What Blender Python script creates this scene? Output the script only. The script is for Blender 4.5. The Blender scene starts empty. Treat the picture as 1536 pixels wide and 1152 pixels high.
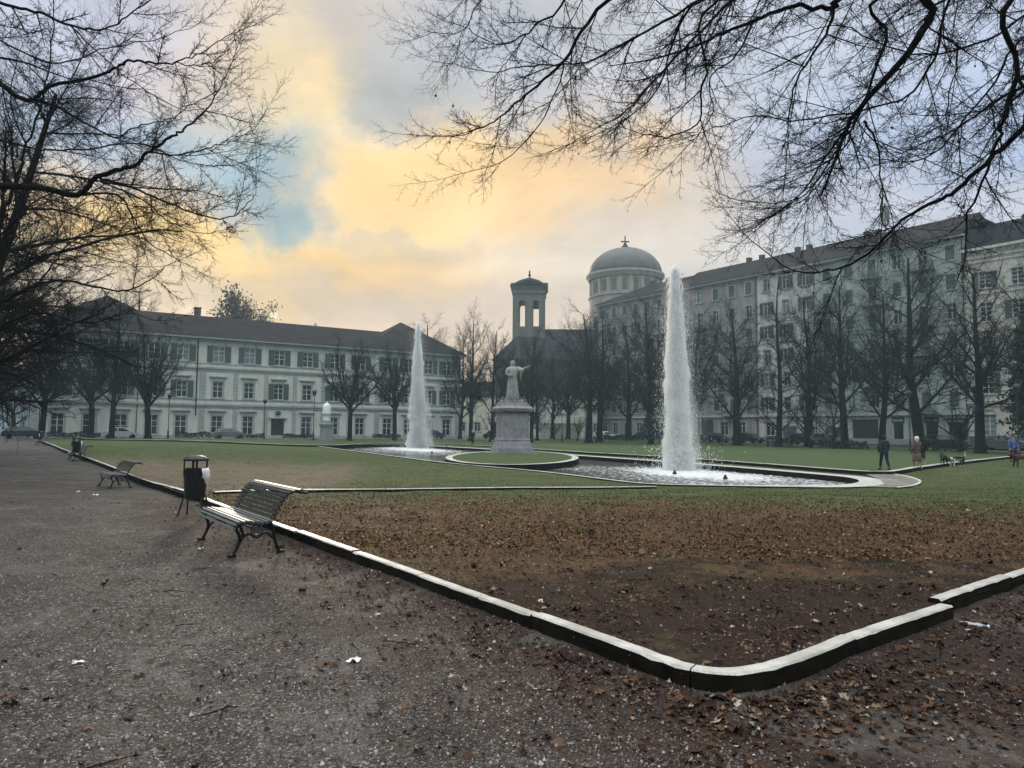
import bpy, bmesh, math, random
import numpy as np
from mathutils import Vector, Matrix, geometry, noise as mnoise
R = math.radians
random.seed(7)
scn = bpy.context.scene
C = scn.collection
# ------------------------------------------------------------------ camera
F, CX, CY, HOR = 1065.0, 768.0, 576.0, 645.0
CAMH = 1.55
PITCH = math.atan((HOR - CY) / F)
ROLL = R(0.5)
f_ = Vector((0, math.cos(PITCH), math.sin(PITCH)))
u_ = Vector((0, -math.sin(PITCH), math.cos(PITCH)))
r_ = Vector((1, 0, 0))
rr = r_ * math.cos(ROLL) + u_ * math.sin(ROLL)
uu = -r_ * math.sin(ROLL) + u_ * math.cos(ROLL)
CAM = Vector((0, 0, CAMH))
cam = bpy.data.cameras.new('camera')
cam.sensor_width = 36
cam.lens = F / 1536 * 36
cam.clip_end = 3000
cam.clip_start = 0.05
co = bpy.data.objects.new('camera', cam)
C.objects.link(co)
co.matrix_world = Matrix(((rr.x, uu.x, -f_.x, CAM.x), (rr.y, uu.y, -f_.y, CAM.y), (rr.z, uu.z, -f_.z, CAM.z), (0, 0, 0, 1)))
scn.camera = co
def ray(px, py):
    return (f_ + rr * ((px - CX) / F) - uu * ((py - CY) / F))
def onz(px, py, z):
    d = ray(px, py)
    t = (z - CAMH) / d.z
    return CAM + d * t
def at(px, py, Y):                      # the point seen at this pixel, Y metres ahead
    d = ray(px, py)
    return CAM + d * (Y / d.y)
def ss(v, a, b):
    t = min(1, max(0, (v - a) / (b - a)))
    return t * t * (3 - 2 * t)
def dip(x, y):
    return 0.45 * ss(x, -35, -8) * ss(y, 12, 27) * (1 - ss(y, 85, 112))
def lawn_z(x, y):
    return 0.13 - dip(x, y)
def far_z(x, y):
    return 0.28 - dip(x, y) - 0.12 * ss(y, 60, 100)
def gz(x, y):
    return -dip(x, y)
def hit(px, py, fn, off=0):
    z = 0
    for _ in range(25):
        p = onz(px, py, min(z + off, 1.4))
        z = 0.5 * z + 0.5 * fn(p.x, p.y)
    return onz(px, py, z + off)
def base(px, Y, fn=far_z):              # stands on the ground Y metres ahead, in this pixel column
    p = at(px, 655, Y)
    return Vector((p.x, Y, fn(p.x, Y)))

# ------------------------------------------------------------------ object helpers
def link(name, me, mat=None, parent=None, loc=None):
    o = bpy.data.objects.new(name, me)
    C.objects.link(o)
    if mat is not None and me is not None and len(me.materials) == 0:
        for m in (mat if isinstance(mat, (list, tuple)) else [mat]):
            me.materials.append(m)
    if parent is not None:
        o.parent = parent
    if loc is not None:
        o.location = loc
    return o
def tag(o, label, cat, group=None):
    o['label'] = label; o['category'] = cat
    if group: o['group'] = group
    return o
def thing(name, label, cat, loc=(0, 0, 0), rz=0, group=None, scale=1):
    o = bpy.data.objects.new(name, None)
    C.objects.link(o)
    o.location = loc; o.rotation_euler = (0, 0, rz)
    o.scale = (scale,) * 3 if not isinstance(scale, tuple) else scale
    o.empty_display_size = 0.2
    return tag(o, label, cat, group)
def struct(o, kind='structure'):
    o['kind'] = kind
    return o
def dup(root, loc, rz, label, scale=None):
    r = root.copy(); C.objects.link(r)
    r.location = loc; r.rotation_euler = (0, 0, rz); r['label'] = label
    if scale is not None: r.scale = (scale,) * 3 if not isinstance(scale, tuple) else scale
    for ch in list(root.children):
        c = ch.copy(); C.objects.link(c); c.parent = r
        for g in list(ch.children):
            d = g.copy(); C.objects.link(d); d.parent = c
    return r
class MB:
    def __init__(s): s.v = []; s.f = []; s.m = []; s.cur = 0
    def face(s, *idx): s.f.append(tuple(idx)); s.m.append(s.cur)
    def quad(s, a, b, c, d):
        n = len(s.v); s.v += [tuple(a), tuple(b), tuple(c), tuple(d)]; s.face(n, n+1, n+2, n+3)
    def poly(s, pts):
        n = len(s.v); s.v += [tuple(p) for p in pts]; s.face(*range(n, n+len(pts)))
    def box(s, x0, x1, y0, y1, z0, z1, M=None, taper=0):
        n = len(s.v)
        t = taper
        P = [(x0, y0, z0), (x1, y0, z0), (x1, y1, z0), (x0, y1, z0), (x0+t, y0+t, z1), (x1-t, y0+t, z1), (x1-t, y1-t, z1), (x0+t, y1-t, z1)]
        if M is not None: P = [tuple(M @ Vector(p)) for p in P]
        s.v += P
        for q in ((0, 3, 2, 1), (4, 5, 6, 7), (0, 1, 5, 4), (1, 2, 6, 5), (2, 3, 7, 6), (3, 0, 4, 7)):
            s.face(*[n+i for i in q])
    def tube(s, pts, rad, k=8, cap=True, flat=1.0):
        pts = [Vector(p) for p in pts]
        if not isinstance(rad, (list, tuple)): rad = [rad]*len(pts)
        n0 = len(s.v)
        up = Vector((0, 0, 1))
        prev = None
        for i, p in enumerate(pts):
            d = (pts[min(i+1, len(pts)-1)] - pts[max(i-1, 0)]).normalized()
            if prev is None:
                a = d.orthogonal().normalized() if abs(d.z) > .9 else d.cross(up).normalized()
            else:
                a = (prev - d * prev.dot(d)).normalized()
            prev = a
            b = d.cross(a)
            for j in range(k):
                t = 2*math.pi*j/k
                s.v.append(tuple(p + a*math.cos(t)*rad[i] + b*math.sin(t)*rad[i]*flat))
        for i in range(len(pts)-1):
            for j in range(k):
                s.face(n0+i*k+j, n0+i*k+(j+1) % k, n0+(i+1)*k+(j+1) % k, n0+(i+1)*k+j)
        if cap:
            s.face(*[n0+j for j in range(k)][::-1]); s.face(*[n0+(len(pts)-1)*k+j for j in range(k)])
    def lathe(s, prof, k=16, c=(0, 0), fn=None, z0=0, cap=True):
        n0 = len(s.v)
        for (r, z) in prof:
            for j in range(k):
                t = 2*math.pi*j/k
                q = r if fn is None else fn(r, z, t)
                s.v.append((c[0]+q*math.cos(t), c[1]+q*math.sin(t), z+z0))
        for i in range(len(prof)-1):
            for j in range(k):
                s.face(n0+i*k+j, n0+i*k+(j+1) % k, n0+(i+1)*k+(j+1) % k, n0+(i+1)*k+j)
        if cap:
            s.face(*[n0+j for j in range(k)][::-1]); s.face(*[n0+(len(prof)-1)*k+j for j in range(k)])
    def mesh(s, name, smooth=False):
        me = bpy.data.meshes.new(name)
        me.from_pydata(s.v, [], s.f)
        me.polygons.foreach_set('material_index', s.m)
        if smooth: me.polygons.foreach_set('use_smooth', [True]*len(s.f))
        me.update()
        return me
    def build(s, name, mat, parent=None, smooth=False, loc=None):
        return link(name, s.mesh(name, smooth), mat, parent, loc)
def np_mesh(name, V, Fc, smooth=False):
    """V (n,3), Fc (m,k) -> mesh, fast"""
    me = bpy.data.meshes.new(name)
    m, k = Fc.shape
    me.vertices.add(len(V)); me.vertices.foreach_set('co', V.astype(np.float32).ravel())
    me.loops.add(m*k); me.loops.foreach_set('vertex_index', Fc.astype(np.int32).ravel())
    me.polygons.add(m)
    me.polygons.foreach_set('loop_start', np.arange(0, m*k, k, dtype=np.int32))
    me.polygons.foreach_set('loop_total', np.full(m, k, dtype=np.int32))
    if smooth: me.polygons.foreach_set('use_smooth', np.ones(m, dtype=bool))
    me.update(calc_edges=True)
    return me
def join_np(parts):
    Vs, Fs, n = [], [], 0
    for v, f in parts:
        if len(v) == 0: continue
        Vs.append(v); Fs.append(f+n); n += len(v)
    return np.concatenate(Vs), np.concatenate(Fs)
def seg_tubes(segs, k=3):
    A = np.array(segs, dtype=np.float64)
    p0, r0, p1, r1 = A[:, 0:3], A[:, 3:4], A[:, 4:7], A[:, 7:8]
    d = p1-p0
    d /= np.maximum(np.linalg.norm(d, axis=1, keepdims=True), 1e-9)
    ref = np.where(np.abs(d[:, 2:3]) > .8, np.array([[1., 0, 0]]), np.array([[0, 0, 1.]]))
    a = np.cross(d, ref); a /= np.linalg.norm(a, axis=1, keepdims=True)
    b = np.cross(d, a)
    n = len(A)
    V = np.zeros((n, 2*k, 3))
    for j in range(k):
        t = 2*math.pi*j/k
        o = a*math.cos(t)+b*math.sin(t)
        V[:, j] = p0+o*r0 - d*r0*.3
        V[:, k+j] = p1+o*r1
    Fc = np.zeros((n, k, 4), dtype=np.int64)
    i0 = np.arange(n)*2*k
    for j in range(k):
        jj = (j+1) % k
        Fc[:, j, 0] = i0+j; Fc[:, j, 1] = i0+jj; Fc[:, j, 2] = i0+k+jj; Fc[:, j, 3] = i0+k+j
    return V.reshape(-1, 3), Fc.reshape(-1, 4)

# ------------------------------------------------------------------ materials
def srgb(r, g, b):
    return tuple(((c/255)/12.92 if c/255 <= .04045 else ((c/255+.055)/1.055)**2.4) for c in (r, g, b))
def new_mat(name):
    m = bpy.data.materials.new(name); m.use_nodes = True
    nt = m.node_tree; b = nt.nodes['Principled BSDF']
    return m, nt, b
def node(nt, t, **kw):
    n = nt.nodes.new(t)
    for k, v in kw.items():
        if k in n.inputs.keys() if hasattr(n, 'inputs') else False: n.inputs[k].default_value = v
        else: setattr(n, k, v)
    return n
def mixc(nt, fac, a, b, mode='MIX'):
    n = nt.nodes.new('ShaderNodeMix'); n.data_type = 'RGBA'; n.blend_type = mode
    for i, v in ((0, fac), (6, a), (7, b)):
        if hasattr(v, 'is_output') or isinstance(v, bpy.types.NodeSocket): nt.links.new(v, n.inputs[i])
        elif i == 0: n.inputs[0].default_value = v
        else: n.inputs[i].default_value = (*v, 1)
    return n.outputs[2]
def math_(nt, op, a, b=0, c=None):
    n = nt.nodes.new('ShaderNodeMath'); n.operation = op
    for i, v in enumerate((a, b, c)):
        if v is None: continue
        if isinstance(v, bpy.types.NodeSocket): nt.links.new(v, n.inputs[i])
        else: n.inputs[i].default_value = v
    return n.outputs[0]
def noise_(nt, vec, scale, detail=4, rough=.55, dist=0):
    n = nt.nodes.new('ShaderNodeTexNoise')
    n.inputs['Scale'].default_value = scale; n.inputs['Detail'].default_value = detail
    n.inputs['Roughness'].default_value = rough; n.inputs['Distortion'].default_value = dist
    if vec is not None: nt.links.new(vec, n.inputs['Vector'])
    return n.outputs['Fac']
def ramp_(nt, fac, stops):
    n = nt.nodes.new('ShaderNodeValToRGB')
    e = n.color_ramp.elements
    while len(e) > 1: e.remove(e[-1])
    e[0].position = stops[0][0]; e[0].color = (*stops[0][1], 1)
    for p, c in stops[1:]:
        x = e.new(p); x.color = (*c, 1)
    nt.links.new(fac, n.inputs[0])
    return n.outputs[0]
def maprange(nt, v, a, b, c=0, d=1):
    n = nt.nodes.new('ShaderNodeMapRange')
    nt.links.new(v, n.inputs[0])
    for i, x in enumerate((a, b, c, d)): n.inputs[i+1].default_value = x
    return n.outputs[0]
def coords(nt, kind='Object'):
    n = nt.nodes.new('ShaderNodeTexCoord'); return n.outputs[kind]
def wpos(nt):
    n = nt.nodes.new('ShaderNodeNewGeometry'); return n.outputs['Position']
def bump_(nt, b, h, strength=.5, dist=.02):
    n = nt.nodes.new('ShaderNodeBump'); n.inputs['Strength'].default_value = strength; n.inputs['Distance'].default_value = dist
    nt.links.new(h, n.inputs['Height']); nt.links.new(n.outputs[0], b.inputs['Normal'])
def simple(name, col, rough=.6, metal=0, var=.25, scale=3, bump=0, bscale=40, spec=.5, bdist=.01):
    m, nt, b = new_mat(name)
    v = coords(nt)
    n1 = noise_(nt, v, scale, 5)
    c = ramp_(nt, n1, [(.3, tuple(x*(1-var) for x in col)), (.7, tuple(min(1, x*(1+var)) for x in col))])
    nt.links.new(c, b.inputs['Base Color'])
    b.inputs['Roughness'].default_value = rough; b.inputs['Metallic'].default_value = metal
    b.inputs['Specular IOR Level'].default_value = spec
    if bump: bump_(nt, b, noise_(nt, v, bscale, 4), bump, bdist)
    return m
def wall_mat(name, col, dirt=.35, scale=.5):
    m, nt, b = new_mat(name)
    v = coords(nt)
    mp = nt.nodes.new('ShaderNodeMapping'); mp.inputs['Scale'].default_value = (1, 1, .25); nt.links.new(v, mp.inputs[0])
    n1 = noise_(nt, mp.outputs[0], scale*2.5, 6, .65)
    n2 = noise_(nt, v, scale*12, 4)
    c = mixc(nt, maprange(nt, n1, .35, .7), col, tuple(x*(1-dirt) for x in col))
    c = mixc(nt, maprange(nt, n2, .4, .75, 0, .25), c, tuple(x*.6 for x in col))
    nt.links.new(c, b.inputs['Base Color'])
    b.inputs['Roughness'].default_value = .85; b.inputs['Specular IOR Level'].default_value = .2
    bump_(nt, b, n2, .2, .02)
    return m
M = {}
M['stone_edge'] = simple('kerb_stone', (.50, .48, .44), .55, var=.2, scale=6, bump=.3, bscale=80)
M['black_iron'] = simple('black_cast_iron', (.008, .009, .010), .55, spec=.25, var=.3, scale=20)
M['lamp_iron'] = simple('lamp_iron', (.02, .025, .025), .5)
M['white_plastic'] = simple('white_plastic', (.7, .7, .68), .4, var=.08, scale=12)
M['marble'] = simple('pedestal_marble', (.235, .23, .25), .8, var=.3, scale=2.2, bump=.2, bscale=12)
M['bronze'] = simple('weathered_stone_figure', (.26, .27, .25), .8, var=.35, scale=2.5, bump=.3, bscale=14)
M['white_marble'] = simple('white_marble', (.85, .88, .88), .4, var=.06, scale=3)
M['glass'] = simple('window_glass', (.010, .015, .018), .12, var=.3, scale=.4, spec=.6)
M['glass_pale'] = simple('curtained_glass', (.16, .20, .21), .25, var=.35, scale=.8, spec=.6)
M['frame_white'] = simple('white_window_frame', (.55, .57, .56), .5, var=.1)
M['shutter'] = simple('grey_green_shutter', (.075, .095, .09), .6, var=.2, scale=5)
M['shutter_brown'] = simple('brown_shutter', (.07, .05, .04), .6, var=.25, scale=5)
M['door'] = simple('dark_door', (.02, .02, .022), .5, var=.3)
M['roof'] = simple('brown_roof_tile', (.027, .022, .022), .95, spec=.05, var=.35, scale=.6, bump=.6, bscale=8, bdist=.05)
M['roof_dark'] = simple('dark_slate', (.028, .028, .031), .95, spec=.05, var=.3, scale=.8, bump=.5, bscale=8, bdist=.05)
M['wall_left'] = wall_mat('pale_grey_green_render', (.66, .67, .62), .25)
M['trim_left'] = wall_mat('grey_trim', (.42, .46, .44), .3)
M['wall_a'] = wall_mat('tan_render', (.34, .315, .295), .5)
M['wall_b'] = wall_mat('pinkish_grey_render', (.62, .59, .59), .45)
M['wall_c'] = wall_mat('grey_green_wall', (.42, .47, .45), .5)
M['wall_d'] = wall_mat('cream_render', (.66, .64, .57), .4)
M['wall_cream'] = wall_mat('pale_cream_render', (.66, .64, .55), .3)
M['wall_blue'] = wall_mat('pale_blue_render', (.48, .58, .66), .25)
M['plinth'] = wall_mat('grey_stone_plinth', (.30, .31, .32), .35)
M['plinth_blue'] = wall_mat('blue_grey_plinth', (.10, .12, .15), .3)
M['brick'] = wall_mat('brown_church_brick', (.11, .085, .075), .35)
M['drum'] = wall_mat('pale_drum_stone', (.42, .39, .34), .35)
M['dome'] = simple('lead_dome', (.085, .082, .078), .7, var=.25, scale=.35, bump=.3, bscale=3)
M['tower'] = wall_mat('bell_tower_stone', (.17, .16, .14), .35)
M['metal_grey'] = simple('galvanised_metal', (.22, .23, .24), .45, metal=.4)
M['hedge'] = simple('hedge_leaf', (.03, .045, .025), .8, var=.5, scale=6)
# bark + leaves
def bark(name, col):
    m, nt, b = new_mat(name)
    v = coords(nt)
    n = noise_(nt, v, 9, 6, .7)
    c = ramp_(nt, n, [(.3, tuple(x*.6 for x in col)), (.7, tuple(x*1.5 for x in col))])
    nt.links.new(c, b.inputs['Base Color']); b.inputs['Roughness'].default_value = .85
    b.inputs['Specular IOR Level'].default_value = .04
    bump_(nt, b, n, .6, .02)
    return m
M['bark_near'] = bark('dark_wet_bark', (.009, .008, .008))
M['bark_far'] = bark('grey_brown_bark', (.013, .013, .012))
M['bark_twig'] = bark('grey_brown_twig', (.016, .015, .014))
def island_mat(name, stops, rough=.7, trans=0, spec=.3):
    m, nt, b = new_mat(name)
    g = nt.nodes.new('ShaderNodeNewGeometry')
    c = ramp_(nt, g.outputs['Random Per Island'], stops)
    nt.links.new(c, b.inputs['Base Color']); b.inputs['Roughness'].default_value = rough
    b.inputs['Specular IOR Level'].default_value = spec
    if trans:
        t = nt.nodes.new('ShaderNodeBsdfTranslucent'); nt.links.new(c, t.inputs['Color'])
        mx = nt.nodes.new('ShaderNodeMixShader'); mx.inputs[0].default_value = trans
        nt.links.new(b.outputs[0], mx.inputs[1]); nt.links.new(t.outputs[0], mx.inputs[2])
        nt.links.new(mx.outputs[0], nt.nodes['Material Output'].inputs['Surface'])
    return m
M['dead_leaf'] = island_mat('withered_leaf', [(0, (.02, .012, .01)), (1, (.05, .03, .02))], .8)
M['leaf_far'] = island_mat('late_autumn_leaf', [(0, (.05, .05, .03)), (1, (.13, .10, .06))], .8, .3)
M['needle'] = island_mat('evergreen_foliage', [(0, (.012, .022, .016)), (1, (.035, .05, .03))], .8)
M['litter'] = island_mat('fallen_leaf', [(0, (.014, .009, .007)), (.35, (.036, .018, .011)), (.7, (.074, .036, .020)), (.88, (.12, .07, .042)), (.965, (.22, .17, .12)), (1, (.42, .37, .30))], .75, 0, .12)
M['litter_far'] = island_mat('fallen_leaf_far', [(0, (.03, .018, .010)), (.5, (.105, .052, .022)), (.9, (.20, .115, .05)), (1, (.32, .25, .16))], .8, 0, .1)
M['pebble'] = island_mat('pebble', [(0, (.018, .015, .014)), (.4, (.055, .048, .043)), (.85, (.12, .11, .10)), (1, (.32, .30, .28))], .7, 0, .3)
M['grass'] = island_mat('grass_blade', [(0, (.028, .038, .011)), (.6, (.060, .074, .022)), (1, (.13, .12, .045))], .7, .35, .2)
# ------------------------------------------------------------------ plan of the park (x right, y ahead of the camera, metres)
def xy(p): return (p.x, p.y)
def catmull(P, n=6, closed=False):
    out = []
    N = len(P)
    rng = range(N if closed else N-1)
    for i in rng:
        g = lambda j: np.array(P[j % N] if closed else P[min(max(j, 0), N-1)], dtype=float)
        a, b, c, d = g(i-1), g(i), g(i+1), g(i+2)
        for k in range(n):
            t = k/n
            out.append(tuple(.5*((2*b)+(-a+c)*t+(2*a-5*b+4*c-d)*t*t+(-a+3*b-3*c+d)*t**3)))
    if not closed: out.append(tuple(P[-1]))
    return out
KT = lambda x, y: 0.17 - dip(x, y)
kpx = [(70, 664), (88, 671), (106, 678), (167, 700), (240, 726.5), (315, 752), (415, 786.5), (480, 809.5), (587, 847), (712, 892), (854, 941), (985, 988.5), (1025, 1001), (1065, 1008.5), (1110, 1009), (1160, 1001), (1225, 981), (1300, 950), (1430, 907)]
K1 = [xy(hit(a, b, KT)) for a, b in kpx]
d1 = np.array(K1[-1])-np.array(K1[-3]); d1 /= np.linalg.norm(d1)
K1b = [tuple(np.array(K1[-1])+d1*.02+np.array([-.05, .09])+d1*t) for t in (0, 1.5, 4, 8, 16, 40)]
# far end of the left kerb continues towards the institute
dl = np.array(K1[0])-np.array(K1[4]); dl /= np.linalg.norm(dl)
K1 = [tuple(np.array(K1[0])+dl*t) for t in (16, 8)] + K1
back = [(-50, 82), (-28, 96), (-6, 108), (10, 124), (28, 108), (46, 87), (62, 66), (90, 40)]
N_out = K1 + K1b[0:] + [(90, 30)] + back[::-1]
cx_ = [(470, 667.3), (560, 664.5), (640, 664.5), (740, 669), (850, 676), (1000, 684.5), (1110, 692), (1216, 700), (1300, 706), (1322, 706.8), (1345, 704), (1400, 696), (1512, 684)]
K2 = [xy(hit(a, b, far_z, .03)) for a, b in cx_]
K2 = [tuple(np.array(K2[0])+np.array([-19.0*k, 5.0*k])) for k in (1.35, .7)] + K2
e = np.array(K2[-1])-np.array(K2[-2]); e /= np.linalg.norm(e)
K2.append(tuple(np.array(K2[-1])+e*30))
F_out = K2 + [(88, 44)] + back[::-1][1:]
# pool
POOLZ = -0.30
WATERZ = -0.52
ppx = [(470, 671), (505, 669.5), (560, 668), (620, 667.6), (740, 674), (870, 683), (1000, 692), (1130, 702), (1250, 712), (1302, 717), (1328, 723), (1318, 730), (1285, 734.5), (1230, 736), (1100, 733), (980, 729), (900, 719), (800, 707), (700, 698), (640, 691.5), (560, 681), (500, 674.5)]
PO = catmull([xy(onz(a, b, POOLZ)) for a, b in ppx], 5, True)
def inset(P, w):
    out = []; n = len(P)
    area = sum(P[i][0]*P[(i+1) % n][1]-P[(i+1) % n][0]*P[i][1] for i in range(n))
    s = 1 if area > 0 else -1
    for i in range(n):
        a, b = np.array(P[i-1]), np.array(P[(i+1) % n])
        d = b-a; d /= np.linalg.norm(d)+1e-9
        nrm = np.array([-d[1], d[0]])*s
        out.append(tuple(np.array(P[i])+nrm*w(i/n)))
    return out
# parameter 0..1 round the pool: the far side (0 - .41) has the broad coping, the near side a narrow one
PI_ = inset(PO, lambda t: .22 + .68*ss(t, .04, .16)*(1-ss(t, .56, .68)))
def inside(P, x, y):
    c = False; n = len(P); j = n-1
    for i in range(n):
        xi, yi = P[i]; xj, yj = P[j]
        if (yi > y) != (yj > y) and x < (xj-xi)*(y-yi)/(yj-yi)+xi: c = not c
        j = i
    return c
def inside_np(P, X, Y):
    c = np.zeros(len(X), bool); n = len(P); j = n-1
    for i in range(n):
        xi, yi = P[i]; xj, yj = P[j]
        if yi != yj:
            m = ((yi > Y) != (yj > Y)) & (X < (xj-xi)*(Y-yi)/(yj-yi)+xi)
            c ^= m
        j = i
    return c
def dist_np(P, X, Y, closed=True):
    D = np.full(len(X), 1e9); n = len(P)
    for i in range(n if closed else n-1):
        ax, ay = P[i]; bx, by = P[(i+1) % n]
        dx, dy = bx-ax, by-ay
        t = np.clip(((X-ax)*dx+(Y-ay)*dy)/(dx*dx+dy*dy+1e-12), 0, 1)
        D = np.minimum(D, np.hypot(X-ax-t*dx, Y-ay-t*dy))
    return D
def region(name, outer, holes, zfn, pts, mat, kind='structure'):
    ver = []; edg = []
    def loop(P):
        n0 = len(ver)
        for p in P: ver.append(Vector((p[0], p[1])))
        for i in range(len(P)): edg.append((n0+i, n0+(i+1) % len(P)))
    loop(outer)
    for h in holes: loop(h)
    X = np.array([p[0] for p in pts]); Y = np.array([p[1] for p in pts])
    keep = inside_np(outer, X, Y)
    keep &= dist_np(outer, X, Y) > .05
    for h in holes: keep &= ~inside_np(h, X, Y)
    for x, y in zip(X[keep], Y[keep]): ver.append(Vector((x, y)))
    v2, _, f2, *_ = geometry.delaunay_2d_cdt(ver, edg, [], 0, 1e-4)
    fc = []
    A = np.array([[sum(v2[i].x for i in f)/3, sum(v2[i].y for i in f)/3] for f in f2])
    ok = inside_np(outer, A[:, 0], A[:, 1])
    for h in holes: ok &= ~inside_np(h, A[:, 0], A[:, 1])
    F_ = [list(f) for f, o in zip(f2, ok) if o]
    me = bpy.data.meshes.new(name)
    me.from_pydata([(v.x, v.y, zfn(v.x, v.y)) for v in v2], [], F_)
    me.polygons.foreach_set('use_smooth', [True]*len(F_))
    me.update()
    bm = bmesh.new(); bm.from_mesh(me)
    bmesh.ops.delete(bm, geom=[v for v in bm.verts if not v.link_faces], context='VERTS')
    for fa in bm.faces:
        if fa.normal.z < 0: fa.normal_flip()
    bm.to_mesh(me); bm.free()
    o = link(name, me, mat)
    if kind: o['kind'] = kind
    return o
def nz(x, y, s=1.0, k=0): return mnoise.noise(Vector((x*s, y*s, k)))
def fan_points(y0, y1, sp0, spread=.95, jit=.35, side=1.5):
    """points in the camera's field whose spacing grows with distance"""
    out = []; y = y0
    while y < y1:
        sp = sp0*max(1, y/6.0)
        x = -spread*y-side
        while x < spread*y+side:
            out.append((x+random.uniform(-jit, jit)*sp, y+random.uniform(-jit, jit)*sp)); x += sp
        y += sp
    return out
def near_lawn_z(x, y):
    b = lawn_z(x, y)
    d = min(1, max(0, (y-2)/1))
    return b + .022*nz(x, y, 1.3) + .02*nz(x, y, 3.7, 4) + (.012*nz(x, y, 9, 7) if y < 14 else 0)
# ---- materials of the ground
def attr(nt, name):
    n = nt.nodes.new('ShaderNodeAttribute'); n.attribute_name = name; return n.outputs['Fac']
m, nt, b = new_mat('gravel_path'); M['gravel'] = m
P = wpos(nt)
big = noise_(nt, P, .35, 4); mid = noise_(nt, P, 3.2, 5, .65); fine = noise_(nt, P, 38, 4, .75)
vor = nt.nodes.new('ShaderNodeTexVoronoi'); vor.inputs['Scale'].default_value = 55; nt.links.new(P, vor.inputs['Vector'])
c = ramp_(nt, mid, [(.3, (.028, .023, .020)), (.55, (.062, .053, .047)), (.75, (.108, .096, .087))])
c = mixc(nt, maprange(nt, big, .38, .62), c, mixc(nt, .5, c, (.07, .048, .036)))
c = mixc(nt, maprange(nt, fine, .3, .7, 0, 1), mixc(nt, 1, c, (.45, .43, .42), 'MULTIPLY'), c)
st = maprange(nt, vor.outputs['Color'], 0, 1)
sepv = nt.nodes.new('ShaderNodeSeparateColor'); nt.links.new(vor.outputs['Color'], sepv.inputs[0])
c = mixc(nt, maprange(nt, sepv.outputs[0], .80, .92, 0, .8), c, (.21, .20, .19))
c = mixc(nt, maprange(nt, sepv.outputs[1], .8, .95, 0, .8), c, (.018, .014, .012))
mould = attr(nt, 'mould')
mfac = maprange(nt, math_(nt, 'ADD', mould, math_(nt, 'MULTIPLY', math_(nt, 'SUBTRACT', mid, .5), 1.2)), .25, .75)
mc = ramp_(nt, fine, [(.3, (.017, .009, .007)), (.7, (.050, .026, .018))])
c = mixc(nt, mfac, c, mc)
worn = noise_(nt, P, .8, 5, .7, 1.2)
c = mixc(nt, maprange(nt, worn, .52, .64, 0, .6), c, (.125, .115, .105))
c = mixc(nt, maprange(nt, worn, .34, .47, .75, 0), c, (.020, .015, .013))
nt.links.new(c, b.inputs['Base Color']); b.inputs['Roughness'].default_value = .8; b.inputs['Specular IOR Level'].default_value = .25
h = math_(nt, 'ADD', math_(nt, 'MULTIPLY', fine, .6), math_(nt, 'MULTIPLY', vor.outputs['Distance'], -.8))
h = math_(nt, 'ADD', h, math_(nt, 'MULTIPLY', mid, 1.5))
bump_(nt, b, h, 1.0, .03)

m, nt, b = new_mat('lawn'); M['lawn'] = m
P = wpos(nt)
mid = noise_(nt, P, 1.6, 5, .65); fine = noise_(nt, P, 22, 5, .75); vf = noise_(nt, P, 70, 3, .7); big = noise_(nt, P, .3, 3)
green = ramp_(nt, fine, [(.3, (.026, .040, .012)), (.6, (.056, .078, .024)), (.8, (.10, .11, .045))])
brown = ramp_(nt, fine, [(.3, (.030, .016, .009)), (.55, (.098, .052, .024)), (.75, (.20, .115, .055))])
tan = ramp_(nt, fine, [(.3, (.06, .045, .03)), (.7, (.19, .145, .10))])
soil = ramp_(nt, vf, [(.3, (.011, .006, .005)), (.6, (.032, .016, .011)), (.8, (.07, .038, .026))])
wob = math_(nt, 'MULTIPLY', math_(nt, 'SUBTRACT', mid, .5), 2.4)
mott = noise_(nt, P, .45, 5, .7)
green = mixc(nt, maprange(nt, mott, .45, .65, 0, .6), green, (.085, .075, .035))
fb = maprange(nt, math_(nt, 'ADD', attr(nt, 'brown'), wob), .3, .7)
fs = maprange(nt, math_(nt, 'ADD', attr(nt, 'soil'), wob), .35, .65)
ft = maprange(nt, math_(nt, 'ADD', attr(nt, 'tan'), wob), .3, .8)
c = mixc(nt, fb, green, brown); c = mixc(nt, ft, c, tan); c = mixc(nt, fs, c, soil)
nt.links.new(c, b.inputs['Base Color']); b.inputs['Roughness'].default_value = .9; b.inputs['Specular IOR Level'].default_value = .15
bump_(nt, b, math_(nt, 'ADD', fine, math_(nt, 'MULTIPLY', mid, 1.5)), 1.0, .04)

m, nt, b = new_mat('far_lawn'); M['far_lawn'] = m
P = wpos(nt)
mid = noise_(nt, P, .25, 6, .7); fine = noise_(nt, P, 3, 6, .75)
c = ramp_(nt, fine, [(.3, (.034, .052, .018)), (.7, (.062, .088, .034))])
c = mixc(nt, maprange(nt, mid, .5, .75, 0, .4), c, (.09, .075, .045))
nt.links.new(c, b.inputs['Base Color']); b.inputs['Roughness'].default_value = .9; b.inputs['Specular IOR Level'].default_value = .1
bump_(nt, b, fine, .8, .05)

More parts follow.
